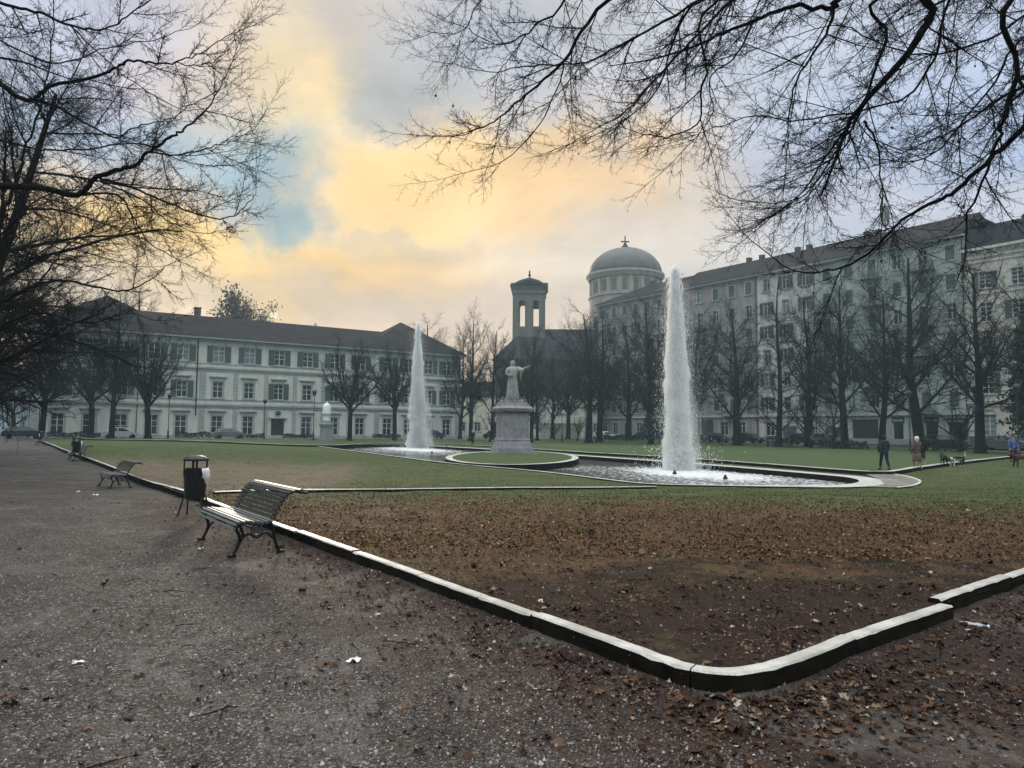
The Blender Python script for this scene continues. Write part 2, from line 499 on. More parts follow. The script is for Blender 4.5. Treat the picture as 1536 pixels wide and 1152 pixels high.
m, nt, b = new_mat('kerb_stone_worn'); M['kerb'] = m
P = wpos(nt)
n1 = noise_(nt, P, 5, 5, .65); n2 = noise_(nt, P, 60, 4, .7); n3 = noise_(nt, P, 1.1, 3)
c = ramp_(nt, n1, [(.3, (.33, .31, .28)), (.6, (.55, .53, .49)), (.8, (.66, .645, .60))])
c = mixc(nt, maprange(nt, n2, .52, .7, 0, .55), c, (.12, .105, .085))
c = mixc(nt, maprange(nt, n3, .50, .66, 0, .6), c, (.22, .21, .16))
nt.links.new(c, b.inputs['Base Color']); b.inputs['Roughness'].default_value = .42; b.inputs['Specular IOR Level'].default_value = .55
bump_(nt, b, math_(nt, 'ADD', n2, n1), .35, .006)
M['kerb_side'] = simple('kerb_side_dirt_shade', (.013, .011, .009), .95, spec=.03, var=.5, scale=6, bump=.5, bscale=40)  # side faces: dirt and shade both put into one near-black colour

m, nt, b = new_mat('pool_water'); M['water'] = m
P = wpos(nt)
b.inputs['Base Color'].default_value = (.018, .022, .02, 1); b.inputs['Roughness'].default_value = .06
b.inputs['IOR'].default_value = 1.33; b.inputs['Specular IOR Level'].default_value = .7
w1 = noise_(nt, P, 1.3, 3, .6, .6); w2 = noise_(nt, P, 6, 2, .5, .6)
bump_(nt, b, math_(nt, 'ADD', w1, math_(nt, 'MULTIPLY', w2, .3)), 1.0, .30)

m, nt, b = new_mat('white_foam_glint'); M['foam_glint'] = m  # serves real foam and the white flecks painted as water sparkle
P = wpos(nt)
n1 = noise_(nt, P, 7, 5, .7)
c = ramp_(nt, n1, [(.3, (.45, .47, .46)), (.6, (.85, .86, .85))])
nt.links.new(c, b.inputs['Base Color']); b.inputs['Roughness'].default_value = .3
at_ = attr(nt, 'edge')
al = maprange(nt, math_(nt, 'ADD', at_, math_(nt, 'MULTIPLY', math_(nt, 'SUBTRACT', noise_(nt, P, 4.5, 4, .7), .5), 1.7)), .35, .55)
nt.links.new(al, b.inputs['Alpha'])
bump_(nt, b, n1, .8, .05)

M['wet_slab'] = simple('wet_pale_paving', (.26, .24, .20), .25, var=.3, scale=1.2)
M['asphalt'] = simple('street_asphalt', (.05, .05, .052), .8, var=.3, scale=1)

# ---- ground sheet
def axis(segs):
    out = []
    for a, b_, s in segs:
        n = max(1, round((b_-a)/s)); out += list(np.linspace(a, b_, n, endpoint=False))
    return out + [segs[-1][1]]
xs = np.array(axis([(-900, -150, 75), (-150, -60, 10), (-60, -20, 1.6), (-20, -9, .35), (-9, 9, .1), (9, 20, .4), (20, 80, 3), (80, 160, 10), (160, 900, 75)]))
ys = np.array(axis([(-60, -6, 6), (-6, 1.6, .5), (1.6, 12, .1), (12, 22, .22), (22, 60, .9), (60, 160, 3), (160, 400, 15), (400, 1400, 100)]))
GX, GY = np.meshgrid(xs, ys)
X, Y = GX.ravel(), GY.ravel()
inl = inside_np(N_out, X, Y)
dk = dist_np(N_out, X, Y)
def ss_np(v, a, b): t = np.clip((v-a)/(b-a), 0, 1); return t*t*(3-2*t)
dipn = .45*ss_np(X, -35, -8)*ss_np(Y, 12, 27)*(1-ss_np(Y, 85, 112))
Z = -dipn
near = (Y < 24) & (np.abs(X) < 22)
bumpz = np.array([(.02*nz(x, y, .9)+.012*nz(x, y, 2.6, 3)+.008*nz(x, y, 7, 5)) if n else 0 for x, y, n in zip(X, Y, near)])
Z = Z + bumpz + .07*np.exp(-(dk/.28)**2)*(Y < 16) - .01 - .9*ss_np(dk, .25, .8)*inl*(Y < 20) - 1.1*ss_np(dk, 3.5, 6)*inl*(Y >= 20)
nx, ny = len(xs), len(ys)
idx = np.arange(nx*ny).reshape(ny, nx)
Fq = np.stack([idx[:-1, :-1].ravel(), idx[:-1, 1:].ravel(), idx[1:, 1:].ravel(), idx[1:, :-1].ravel()], 1)
me = np_mesh('gravel_ground', np.stack([X, Y, Z], 1), Fq, True)
a = me.attributes.new('mould', 'FLOAT', 'POINT')
mo = np.clip(1.1-dk/1.9, 0, 1)*(Y < 16) + .75*ss_np(X, 1.2, 3.2)*(Y < 9)
mo = np.maximum(mo, .9*ss_np(X, .8, 2.6)*(1-ss_np(Y, 5.5, 9)))
a.data.foreach_set('value', np.clip(mo, 0, 1).astype(np.float32))
o = link('gravel_ground', me, M['gravel']); struct(o)

# ---- lawns
PTS = fan_points(3.2, 90, .16)
near_lawn = region('lawn', N_out, [PO, F_out], near_lawn_z, PTS, M['lawn'])
me = near_lawn.data
co_ = np.zeros(len(me.vertices)*3, np.float32); me.vertices.foreach_get('co', co_); co_ = co_.reshape(-1, 3)
LX, LY = co_[:, 0], co_[:, 1]
def soil_f(X, Y): return ss_np(X+ (7.2-Y)*1.1, -1.6, 1.2)*(1-ss_np(Y, 5.2, 10.0)) * .95
def brown_f(X, Y): return (1-ss_np(Y+np.maximum(X-4, 0)*.35, 10.5, 20))*.88
def tan_f(X, Y): return .8*ss_np(-X-.12*Y, 1.0, 4)*ss_np(Y, 14, 19)*(1-ss_np(Y, 30, 48)) + .35*ss_np(-X, 0, 2)*(1-ss_np(Y, 12, 18))
for nm, fn in (('soil', soil_f), ('brown', brown_f), ('tan', tan_f)):
    a = me.attributes.new(nm, 'FLOAT', 'POINT'); a.data.foreach_set('value', fn(LX, LY).astype(np.float32))
region('far_lawn', F_out, [], lambda x, y: far_z(x, y)+(.03*nz(x, y, .8) if y < 70 else 0), fan_points(26, 120, .5), M['far_lawn'])
# ---- kerbs
def kerb(name, pts, ztop, width, depth, stone, side=1, jit=.006, gap=.012, mats=None, seed=1):
    rnd = random.Random(seed)
    P = [np.array(p) for p in pts]
    cum = [0]
    for i in range(1, len(P)): cum.append(cum[-1]+np.linalg.norm(P[i]-P[i-1]))
    def pos(s):
        s = min(max(s, 0), cum[-1])
        for i in range(1, len(P)):
            if s <= cum[i] or i == len(P)-1:
                t = (s-cum[i-1])/(cum[i]-cum[i-1]+1e-9); d = (P[i]-P[i-1])/(np.linalg.norm(P[i]-P[i-1])+1e-9)
                return P[i-1]*(1-t)+P[i]*t, d
    mb = MB(); s = 0
    while s < cum[-1]-.05:
        L = min(stone*rnd.uniform(.85, 1.15), cum[-1]-s)
        n = max(1, int(L/.09)) if stone < 1.75 else 3
        dz, dn = rnd.uniform(-jit, jit), rnd.uniform(-jit, jit)
        rings = []
        for i in range(n+1):
            q = s+gap/2+(L-gap)*i/n
            p, d = pos(q); p2, d2 = pos(q+.12); p0, d0 = pos(q-.12)
            d = (d0+d2); d /= np.linalg.norm(d)+1e-9
            nr = np.array([-d[1], d[0]])*side
            z = ztop(p[0], p[1])+dz + rnd.uniform(-.001, .001)
            c = .010+abs(rnd.gauss(0, .0022)) + (.007 if rnd.random() < .06 else 0)
            a0 = p+nr*dn; a1 = a0+nr*c; b1 = a0+nr*(width-c); b0 = a0+nr*width
            n0 = len(mb.v)
            mb.v += [(a0[0], a0[1], z-depth), (a0[0], a0[1], z-c), (a1[0], a1[1], z), (b1[0], b1[1], z), (b0[0], b0[1], z-c), (b0[0], b0[1], z-depth)]
            rings.append(n0)
        for r0, r1 in zip(rings, rings[1:]):
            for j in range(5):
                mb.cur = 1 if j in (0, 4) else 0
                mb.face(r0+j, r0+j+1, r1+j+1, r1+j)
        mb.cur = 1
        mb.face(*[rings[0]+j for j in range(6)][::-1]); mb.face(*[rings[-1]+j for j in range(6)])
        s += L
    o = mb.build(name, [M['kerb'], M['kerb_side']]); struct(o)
    return o
K1s = catmull(K1, 12)
kerb('kerb', K1s[::-1], KT, .108, .35, 1.7, side=-1, jit=.007, gap=.012, seed=4)
kerb('kerb', K1b, lambda x, y: KT(x, y)+.010, .105, .35, 1.6, side=1, jit=.01, gap=.02, seed=5)
kerb('kerb', catmull(K2, 4), lambda x, y: far_z(x, y)+.03, .3, .5, 3.0, side=-1, jit=.01, seed=6)
K3 = [xy(hit(a, b, near_lawn_z, .07)) for a, b in [(322, 737.5), (400, 735.5), (560, 734), (760, 731.5), (900, 730.2), (985, 729.3)]]
kerb('kerb', K3, lambda x, y: lawn_z(x, y)+.075, .10, .3, 2.2, side=1, jit=.006, seed=7)
K4 = catmull([xy(onz(a, b, lawn_z(14, 26)+.05)) for a, b in [(1292, 709), (1325, 709.5), (1352, 712.5), (1372, 718), (1377, 722.5), (1366, 729), (1340, 734)]], 5)
kerb('kerb', K4, lambda x, y: lawn_z(x, y)+.06, .12, .3, 1.2, side=1, seed=8)
wet = K4 + [xy(onz(1300, 733, POOLZ)), xy(onz(1326, 727, POOLZ)), xy(onz(1318, 719, POOLZ))]
mb = MB(); mb.poly([(p[0], p[1], lawn_z(p[0], p[1])+.045) for p in wet]); struct(mb.build('wet_paving', M['wet_slab']))
# ---- pool: coping ring, inner wall, water, island
mb = MB(); n = len(PO)
POe = inset(PO, lambda t: -.01)
for i in range(n):
    j = (i+1) % n
    o0, o1, i0, i1 = POe[i], POe[j], PI_[i], PI_[j]
    zt = POOLZ+.05
    def zz(p): return max(POOLZ+.0, min(lawn_z(*p)+.05, .1))
    mb.cur = 0; mb.quad((*o0, zz(o0)), (*o1, zz(o1)), (*i1, zz(o1)), (*i0, zz(o0)))
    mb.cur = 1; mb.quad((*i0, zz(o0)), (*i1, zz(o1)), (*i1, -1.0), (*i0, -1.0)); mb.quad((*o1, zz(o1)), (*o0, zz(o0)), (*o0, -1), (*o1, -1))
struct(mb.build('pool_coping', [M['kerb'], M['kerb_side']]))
mb = MB(); mb.poly([(p[0], p[1], WATERZ) for p in PI_]); struct(mb.build('pool_water', M['water']))
ISZ = -.18
isl = [(668+100*0, 0)]
IS = [xy(onz(768+100*math.cos(t), 686.5+10.3*math.sin(t), ISZ)) for t in [2*math.pi*k/64 for k in range(64)]]
ISi = inset(IS, lambda t: .42)
mb = MB()
for i in range(64):
    j = (i+1) % 64
    mb.cur = 0; mb.quad((*IS[i], ISZ), (*IS[j], ISZ), (*ISi[j], ISZ), (*ISi[i], ISZ))
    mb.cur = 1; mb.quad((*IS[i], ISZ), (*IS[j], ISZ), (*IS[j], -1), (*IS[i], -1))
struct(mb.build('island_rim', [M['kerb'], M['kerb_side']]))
cxi = sum(p[0] for p in ISi)/64; cyi = sum(p[1] for p in ISi)/64
mb = MB()
for i in range(64):
    j = (i+1) % 64
    for (a_, b_, z0, z1) in ((1, .6, ISZ-.01, ISZ+.07), (.6, .3, ISZ+.07, ISZ+.13), (.3, 0, ISZ+.13, ISZ+.13)):
        q = lambda p, s: (cxi+(p[0]-cxi)*s, cyi+(p[1]-cyi)*s)
        mb.quad((*q(ISi[i], a_), z0), (*q(ISi[j], a_), z0), (*q(ISi[j], b_), z1), (*q(ISi[i], b_), z1))
struct(mb.build('island_lawn', M['far_lawn']))
# ---- the street round the square
mb = MB()
for a_, b_ in zip(back, back[1:]):
    a_, b_ = np.array(a_), np.array(b_); d = (b_-a_)/np.linalg.norm(b_-a_); nr = np.array([-d[1], d[0]])
    mb.quad((*a_+nr*.5, .005), (*b_+nr*.5, .005), (*b_+nr*9, .005), (*a_+nr*9, .005)) if False else mb.quad((a_[0]+nr[0]*.5, a_[1]+nr[1]*.5, .004), (b_[0]+nr[0]*.5, b_[1]+nr[1]*.5, .004), (b_[0]+nr[0]*4.5, b_[1]+nr[1]*4.5, .004), (a_[0]+nr[0]*4.5, a_[1]+nr[1]*4.5, .004))
struct(mb.build('street', M['asphalt']))

# ------------------------------------------------------------------ litter, pebbles, grass
rng = np.random.default_rng(11)
def scatter_mesh(name, mat, X, Y, Z, tmplV, tmplF, S, flat, extra=None):
    n = len(X); k = len(tmplV)
    T = np.repeat(tmplV[None], n, 0).copy()
    T[:, :, 2] *= rng.uniform(.2, 2.4, (n, 1))
    T += rng.normal(0, .06, T.shape)*np.array([1, 1, .5])
    T *= S[:, None, None]
    yaw = rng.uniform(0, 2*np.pi, n); tx = rng.normal(0, flat, n); ty = rng.normal(0, flat, n)
    x, y, z = T[..., 0], T[..., 1], T[..., 2]
    y, z = y*np.cos(tx)[:, None]-z*np.sin(tx)[:, None], y*np.sin(tx)[:, None]+z*np.cos(tx)[:, None]
    x, z = x*np.cos(ty)[:, None]-z*np.sin(ty)[:, None], x*np.sin(ty)[:, None]+z*np.cos(ty)[:, None]
    x, y = x*np.cos(yaw)[:, None]-y*np.sin(yaw)[:, None], x*np.sin(yaw)[:, None]+y*np.cos(yaw)[:, None]
    V = np.stack([x+X[:, None], y+Y[:, None], z+Z[:, None]], -1).reshape(-1, 3)
    Fc = (tmplF[None]+(np.arange(n)*k)[:, None, None]).reshape(-1, tmplF.shape[1])
    o = link(name, np_mesh(name, V, Fc), mat); return o
LEAFV = np.array([[0, -.5, .05], [.28, -.30, .10], [.5, .0, .22], [.22, .12, .06], [.30, .40, .16], [0, .62, .03], [-.30, .40, .18], [-.22, .12, .05], [-.5, .0, .20], [-.28, -.3, .12], [0, 0, 0]])
LEAFF = np.array([[10, i, (i+1) % 10] for i in range(10)])
def ground_z_np(X, Y):
    return np.array([near_lawn_z(x, y) if l else -dip(x, y)+.02*nz(x, y, .9)+.012*nz(x, y, 2.6, 3)+.008*nz(x, y, 7, 5)-.01+.07*math.exp(-(d_/.28)**2)*(y < 16) for x, y, l, d_ in zip(X, Y, inside_np(N_out, X, Y), dist_np(N_out, X, Y))])
def view_sample(n, y0, y1, p=1.0):
    """more points near the camera: density falls with distance"""
    u = rng.random(n)
    Y = y0*(y1/y0)**u if p == 1 else (y0**(1-p)+u*(y1**(1-p)-y0**(1-p)))**(1/(1-p))
    X = rng.uniform(-.86, .86, n)*Y
    return X, Y
def clump(X, Y, s, k): return np.array([mnoise.noise(Vector((x*s, y*s, k))) for x, y in zip(X, Y)])*.5+.5
# leaves
X, Y = view_sample(110000, 2.6, 17, 1.0)
il = inside_np(N_out, X, Y); dk = dist_np(N_out, X, Y)
pr = np.where(il, .30+.35*ss_np(Y, 7, 10), .02+.5*np.exp(-(dk/.45)**2)+.26*ss_np(X, .2, 1.8)*(Y < 9)+.10*np.exp(-(dk/1.4)**2))
pr = pr*np.where(il, 1-.55*ss_np(Y, 13, 17), 1)*(.1+1.9*clump(X, Y, 1.3, 2)**1.6)
k = (rng.random(len(X)) < pr) & (dk > .07)
X, Y = X[k], Y[k]
S = (rng.gamma(3.2, .0056, len(X))+.007)*np.where(rng.random(len(X)) < .05, 1.8, 1)*np.where(Y > 9, .9, 1)
scatter_mesh('fallen_leaves', M['litter'], X, Y, ground_z_np(X, Y)+.006, LEAFV, LEAFF, S, .28)['kind'] = 'stuff'
# small leaves farther off (four-sided scraps)
SV = np.array([[0, -.5, 0], [.35, 0, .15], [0, .55, .05], [-.35, 0, .2]]); SF = np.array([[0, 1, 2, 3]])
X, Y = view_sample(90000, 8, 46, 1.2)
il = inside_np(N_out, X, Y) & ~inside_np(PO, X, Y) & ~inside_np(F_out, X, Y)
pr = (.9*(1-ss_np(Y+np.maximum(X-4, 0)*.3, 13, 21))+.07)*(.2+1.5*clump(X, Y, .8, 5)**1.5)
k = il & (rng.random(len(X)) < pr)
X, Y = X[k], Y[k]
scatter_mesh('fallen_leaves', M['litter_far'], X, Y, ground_z_np(X, Y)+.015, SV, SF, rng.uniform(.018, .050, len(X)), .6)['kind'] = 'stuff'
# pebbles and crumbs on the path and in the soil
PV = np.array([[1, 0, 0], [0, 1, 0], [-1, 0, 0], [0, -1, 0], [0, 0, .8]]); PF = np.array([[0, 1, 4], [1, 2, 4], [2, 3, 4], [3, 0, 4]])
X, Y = view_sample(150000, 2.4, 16, 1.0)
il = inside_np(N_out, X, Y)
k = rng.random(len(X)) < np.where(il, .18*(Y < 9), (1-.8*ss_np(X, 0, 2))*(.4+1.1*clump(X, Y, 1.1, 8)))
X, Y = X[k], Y[k]
scatter_mesh('pebbles', M['pebble'], X, Y, ground_z_np(X, Y), PV, PF, rng.gamma(2.0, .0016, len(X))+.0022, .2)['kind'] = 'stuff'
# grass blades
def grass(n, y0, y1, p, hmin, hmax, wid, prob, zfn, seed):
    X, Y = view_sample(n, y0, y1, p)
    k = rng.random(n) < prob(X, Y)
    X, Y = X[k], Y[k]; n = len(X)
    Z = zfn(X, Y)-.006
    H = rng.uniform(hmin, hmax, n); W = wid*(.6+.05*Y)
    a = rng.uniform(0, np.pi, n); lx, ly = rng.normal(0, .6, n)*H, rng.normal(0, .6, n)*H
    V = np.stack([np.stack([X-np.cos(a)*W, Y-np.sin(a)*W, Z], 1), np.stack([X+np.cos(a)*W, Y+np.sin(a)*W, Z], 1), np.stack([X+lx, Y+ly, Z+H], 1)], 1).reshape(-1, 3)
    Fc = np.arange(3*n).reshape(-1, 3)
    o = link('grass', np_mesh('grass', V, Fc), M['grass']); o['kind'] = 'stuff'
def pgrass(X, Y):
    il = inside_np(N_out, X, Y) & ~inside_np(PO, X, Y) & ~inside_np(F_out, X, Y)
    return il*(1-.93*soil_f(X, Y))*(1-.55*brown_f(X, Y))*(1-.8*tan_f(X, Y))*np.clip(clump(X, Y, .7, 9)*2.2-.35, .05, 1)
grass(330000, 5.5, 55, 1.1, .02, .055, .004, pgrass, ground_z_np, 1)
# scattered twigs on the ground
mb = MB(); rnd = random.Random(3)
for _ in range(150):
    y = 3*(5)**rnd.random(); x = rnd.uniform(-.8, .8)*y
    if rnd.random() > .3 and x < 0 and not inside(N_out, x, y): continue
    z = ground_z_np(np.array([x]), np.array([y]))[0]+.008
    a = rnd.uniform(0, 6.28); L = rnd.uniform(.06, .28); p = [(x, y, z)]
    for i in range(3):
        a += rnd.uniform(-.4, .4); q = p[-1]; p.append((q[0]+math.cos(a)*L/3, q[1]+math.sin(a)*L/3, z+rnd.uniform(0, .012)))
    mb.tube(p, [.004, .0035, .003, .0015], 4)
mb.build('fallen_twigs', M['bark_near'])['kind'] = 'stuff'
# ------------------------------------------------------------------ sky, sun, haze
SUN_AZ, SUN_EL = R(-18.5), R(10)
w = bpy.data.worlds.new('World'); scn.world = w; w.use_nodes = True
nt = w.node_tree
bg = nt.nodes['Background']; bg.inputs['Strength'].default_value = .1
sky = nt.nodes.new('ShaderNodeTexSky'); sky.sky_type = 'NISHITA'; sky.sun_disc = False
sky.sun_elevation = SUN_EL; sky.sun_rotation = SUN_AZ; sky.dust_density = 3; sky.air_density = 1.5
tc = nt.nodes.new('ShaderNodeTexCoord'); D = tc.outputs['Generated']
sep = nt.nodes.new('ShaderNodeSeparateXYZ'); nt.links.new(D, sep.inputs[0])
az = math_(nt, 'ARCTAN2', sep.outputs[0], sep.outputs[1])
el = math_(nt, 'ARCSINE', sep.outputs[2])
SKV = 8.1
LB = 4.3     # boost added to the unseen overhead sky to light the ground     # clouds are brighter than the clear sky behind by the background strength
def sc(c): return tuple(x*SKV for x in srgb(*c))
nA = nt.nodes.new('ShaderNodeTexNoise'); nA.inputs['Scale'].default_value = 3.2; nA.inputs['Detail'].default_value = 5; nA.inputs['Roughness'].default_value = .55
nt.links.new(D, nA.inputs['Vector'])
nB = nt.nodes.new('ShaderNodeTexNoise'); nB.inputs['Scale'].default_value = 11; nB.inputs['Detail'].default_value = 6; nB.inputs['Roughness'].default_value = .6
nt.links.new(D, nB.inputs['Vector'])
sA = nt.nodes.new('ShaderNodeSeparateColor'); nt.links.new(nA.outputs['Color'], sA.inputs[0])
sB = nt.nodes.new('ShaderNodeSeparateColor'); nt.links.new(nB.outputs['Color'], sB.inputs[0])
def warp(v, a, b_, ka, kb):
    x = math_(nt, 'MULTIPLY_ADD', math_(nt, 'SUBTRACT', a, .5), ka, v)
    return math_(nt, 'MULTIPLY_ADD', math_(nt, 'SUBTRACT', b_, .5), kb, x)
wa = warp(az, sA.outputs[0], sB.outputs[0], .20, .17)
we = warp(el, sA.outputs[1], sB.outputs[1], .13, .13)
def pxdir(px, py):
    d = ray(px, py).normalized(); return math.atan2(d.x, d.y), math.asin(d.z)
base_c = mixc(nt, .12, sc((196, 194, 194)), sky.outputs[0])
def blob(prev, px, py, rx, ry, col, strength, soft=.9, rot=0, warped=True):
    a0, e0 = pxdir(px, py)
    A, E = (wa, we) if warped else (az, el)
    dx = math_(nt, 'SUBTRACT', A, a0); dy = math_(nt, 'SUBTRACT', E, e0)
    c_, s_ = math.cos(R(rot)), math.sin(R(rot))
    u = math_(nt, 'MULTIPLY_ADD', dx, c_*F/rx, math_(nt, 'MULTIPLY', dy, s_*F/rx))
    v = math_(nt, 'MULTIPLY_ADD', dx, -s_*F/ry, math_(nt, 'MULTIPLY', dy, c_*F/ry))
    r2 = math_(nt, 'ADD', math_(nt, 'MULTIPLY', u, u), math_(nt, 'MULTIPLY', v, v))
    g = math_(nt, 'SQRT', r2)
    n = nt.nodes.new('ShaderNodeMapRange'); n.interpolation_type = 'SMOOTHERSTEP'
    nt.links.new(g, n.inputs[0]); n.inputs[1].default_value = 1+soft; n.inputs[2].default_value = max(0, 1-soft)
    n.inputs[3].default_value = 0; n.inputs[4].default_value = strength
    return mixc(nt, n.outputs[0], prev, sc(col))
c = base_c
c = blob(c, 1400, 160, 330, 200, (172, 192, 226), .85)
c = blob(c, 1150, 60, 300, 130, (196, 200, 212), .6)
c = blob(c, 720, 60, 150, 60, (172, 180, 196), .8)
c = blob(c, 480, 30, 160, 70, (190, 180, 170), .7)
c = blob(c, 150, 100, 220, 160, (214, 200, 206), .8)
c = blob(c, 60, 60, 160, 150, (186, 194, 216), .8)
c = blob(c, 130, 230, 130, 60, (166, 190, 212), .7)
c = blob(c, 560, 150, 110, 60, (166, 172, 174), .8)
c = blob(c, 430, 170, 100, 105, (244, 217, 166), .95, .8)
c = blob(c, 330, 90, 70, 80, (216, 200, 180), .6)
c = blob(c, 405, 285, 75, 85, (150, 178, 190), .9, .85, -12)
c = blob(c, 320, 230, 80, 50, (160, 186, 202), .7)
c = blob(c, 870, 330, 230, 110, (234, 204, 166), .7)
c = blob(c, 660, 300, 200, 80, (252, 215, 156), 1, .5, 8)
c = blob(c, 840, 290, 150, 62, (244, 205, 152), .8, .7)
c = blob(c, 180, 330, 150, 60, (232, 212, 190), .8)
c = blob(c, 330, 392, 230, 60, (250, 212, 142), 1, .5, -3)
c = blob(c, 560, 415, 150, 30, (242, 200, 132), .8)
c = blob(c, 560, 372, 110, 18, (196, 184, 168), .5, .8, -6)
c = blob(c, 430, 350, 42, 30, (140, 172, 180), .8, .7, -35)
c = blob(c, 640, 470, 420, 48, (204, 186, 168), .8)
c = blob(c, 1000, 380, 200, 70, (205, 200, 192), .6)
c = blob(c, 1450, 310, 200, 40, (206, 204, 214), .7)
c = blob(c, 590, 165, 90, 42, (176, 176, 174), .75, .8, -25)
c = blob(c, 425, 315, 52, 50, (160, 178, 184), .6, .95, -30)
c = blob(c, 600, 270, 110, 55, (255, 219, 156), .8, .7, 15)
c = blob(c, 411, 474, 34, 34, (240, 205, 150), .55, .95, 0, False)
c = blob(c, 411, 473, 5.2, 5.2, (255, 236, 205), 1, .12, 0, False)
mpn = nt.nodes.new('ShaderNodeMapping'); mpn.inputs['Scale'].default_value = (1, 1, 2.3); nt.links.new(D, mpn.inputs[0])
nC = noise_(nt, mpn.outputs[0], 4.2, 8, .62, .5)
gr = math_(nt, 'MULTIPLY_ADD', math_(nt, 'SUBTRACT', sB.outputs[2], .5), .25, 1.0)
gr = math_(nt, 'MULTIPLY_ADD', math_(nt, 'SUBTRACT', nC, .5), .85, gr)
vm = nt.nodes.new('ShaderNodeVectorMath'); vm.operation = 'SCALE'; nt.links.new(c, vm.inputs[0]); nt.links.new(gr, vm.inputs[3])
# unseen sky: brightness added overhead to light the ground, dimmed behind the camera
beh = mixc(nt, maprange(nt, math_(nt, 'ABSOLUTE', az), 1.1, 1.9), vm.outputs[0], tuple(x*.62 for x in sc((196, 206, 212))))
fin = mixc(nt, maprange(nt, el, .60, .95), beh, tuple(x*LB for x in sc((206, 210, 212))))
nt.links.new(fin, bg.inputs['Color'])
sl = bpy.data.lights.new('sun', 'SUN'); sl.energy = 1.9; sl.angle = R(7); sl.color = (1, .84, .66)
so = bpy.data.objects.new('sun', sl); C.objects.link(so)
sd = Vector((math.sin(SUN_AZ)*math.cos(SUN_EL), math.cos(SUN_AZ)*math.cos(SUN_EL), math.sin(SUN_EL)))
so.rotation_euler = sd.to_track_quat('Z', 'Y').to_euler(); so.location = (0, 0, 40)
HAZE = True
if HAZE:
    mb = MB(); mb.box(-150, 150, -30, 260, -3.5, 60)
    m = bpy.data.materials.new('haze_air'); m.use_nodes = True; nt = m.node_tree
    nt.nodes.remove(nt.nodes['Principled BSDF'])
    pv = nt.nodes.new('ShaderNodeVolumePrincipled'); pv.inputs['Density'].default_value = .0006
    pv.inputs['Color'].default_value = (.58, .80, .92, 1); pv.inputs['Anisotropy'].default_value = .25
    nt.links.new(pv.outputs[0], nt.nodes['Material Output'].inputs['Volume'])
    o = mb.build('haze', m); struct(o, 'stuff')
vs = scn.view_settings; vs.view_transform = 'Standard'; vs.look = 'None'; vs.exposure = .5; vs.gamma = 1; vs.use_curve_mapping = False
scn.cycles.volume_bounces = 2; scn.cycles.max_bounces = 6; scn.cycles.transparent_max_bounces = 24; scn.cycles.diffuse_bounces = 3
scn.cycles.use_denoising = True
# ------------------------------------------------------------------ trees
V3 = Vector
def rot_from(d, ang, azi):
    a = d.orthogonal().normalized(); b = d.cross(a)
    return (d*math.cos(ang) + (a*math.cos(azi)+b*math.sin(azi))*math.sin(ang)).normalized()
def grow(out, rnd, p, d, L, r, lv, SP):
    """one branch and everything that springs from it; out[lv] gets its segments"""
    s = SP[lv]; n = s['n']; st = L/n
    up = s.get('up', 0); nch = s.get('ch', 0); acc = 0.0
    r_end = s.get('rend', .25)
    golden = rnd.uniform(0, 6.28)
    lst = out[lv]
    for i in range(n):
        g = rnd.gauss
        w_ = s.get('wob', .15)
        d = V3((d.x+g(0, w_), d.y+g(0, w_), d.z+g(0, w_)+up*(.5+i/n))).normalized()
        q = p + d*st
        t0, t1 = i/n, (i+1)/n
        ra, rb = r*(1-(1-r_end)*t0), r*(1-(1-r_end)*t1)
        lst.append((p.x, p.y, p.z, ra, q.x, q.y, q.z, rb))
        if lv+1 < len(SP) and t1 > s.get('from', .2):
            acc += nch/n/(1-s.get('from', .2)+1e-6)
            while acc >= 1 or (acc > 0 and rnd.random() < acc):
                acc -= 1
                if acc < -1: break
                golden += 2.4+rnd.uniform(-.4, .4)
                ang = R(rnd.gauss(*s.get('ang', (45, 9))))
                f = rnd.random()
                pos = p.lerp(q, f)
                cd = rot_from(d, ang, golden)
                tt = t0+(t1-t0)*f
                cl = L*s.get('ratio', .5)*(1-s.get('short', .5)*tt)*rnd.uniform(.7, 1.2)
                grow(out, rnd, pos, cd, cl, min(rb*.8, max(s.get('crmin', .004), rb*s.get('crr', .5))), lv+1, SP)
        p = q
    return p, d
def thick_tubes(segs, k): return seg_tubes(segs, k)
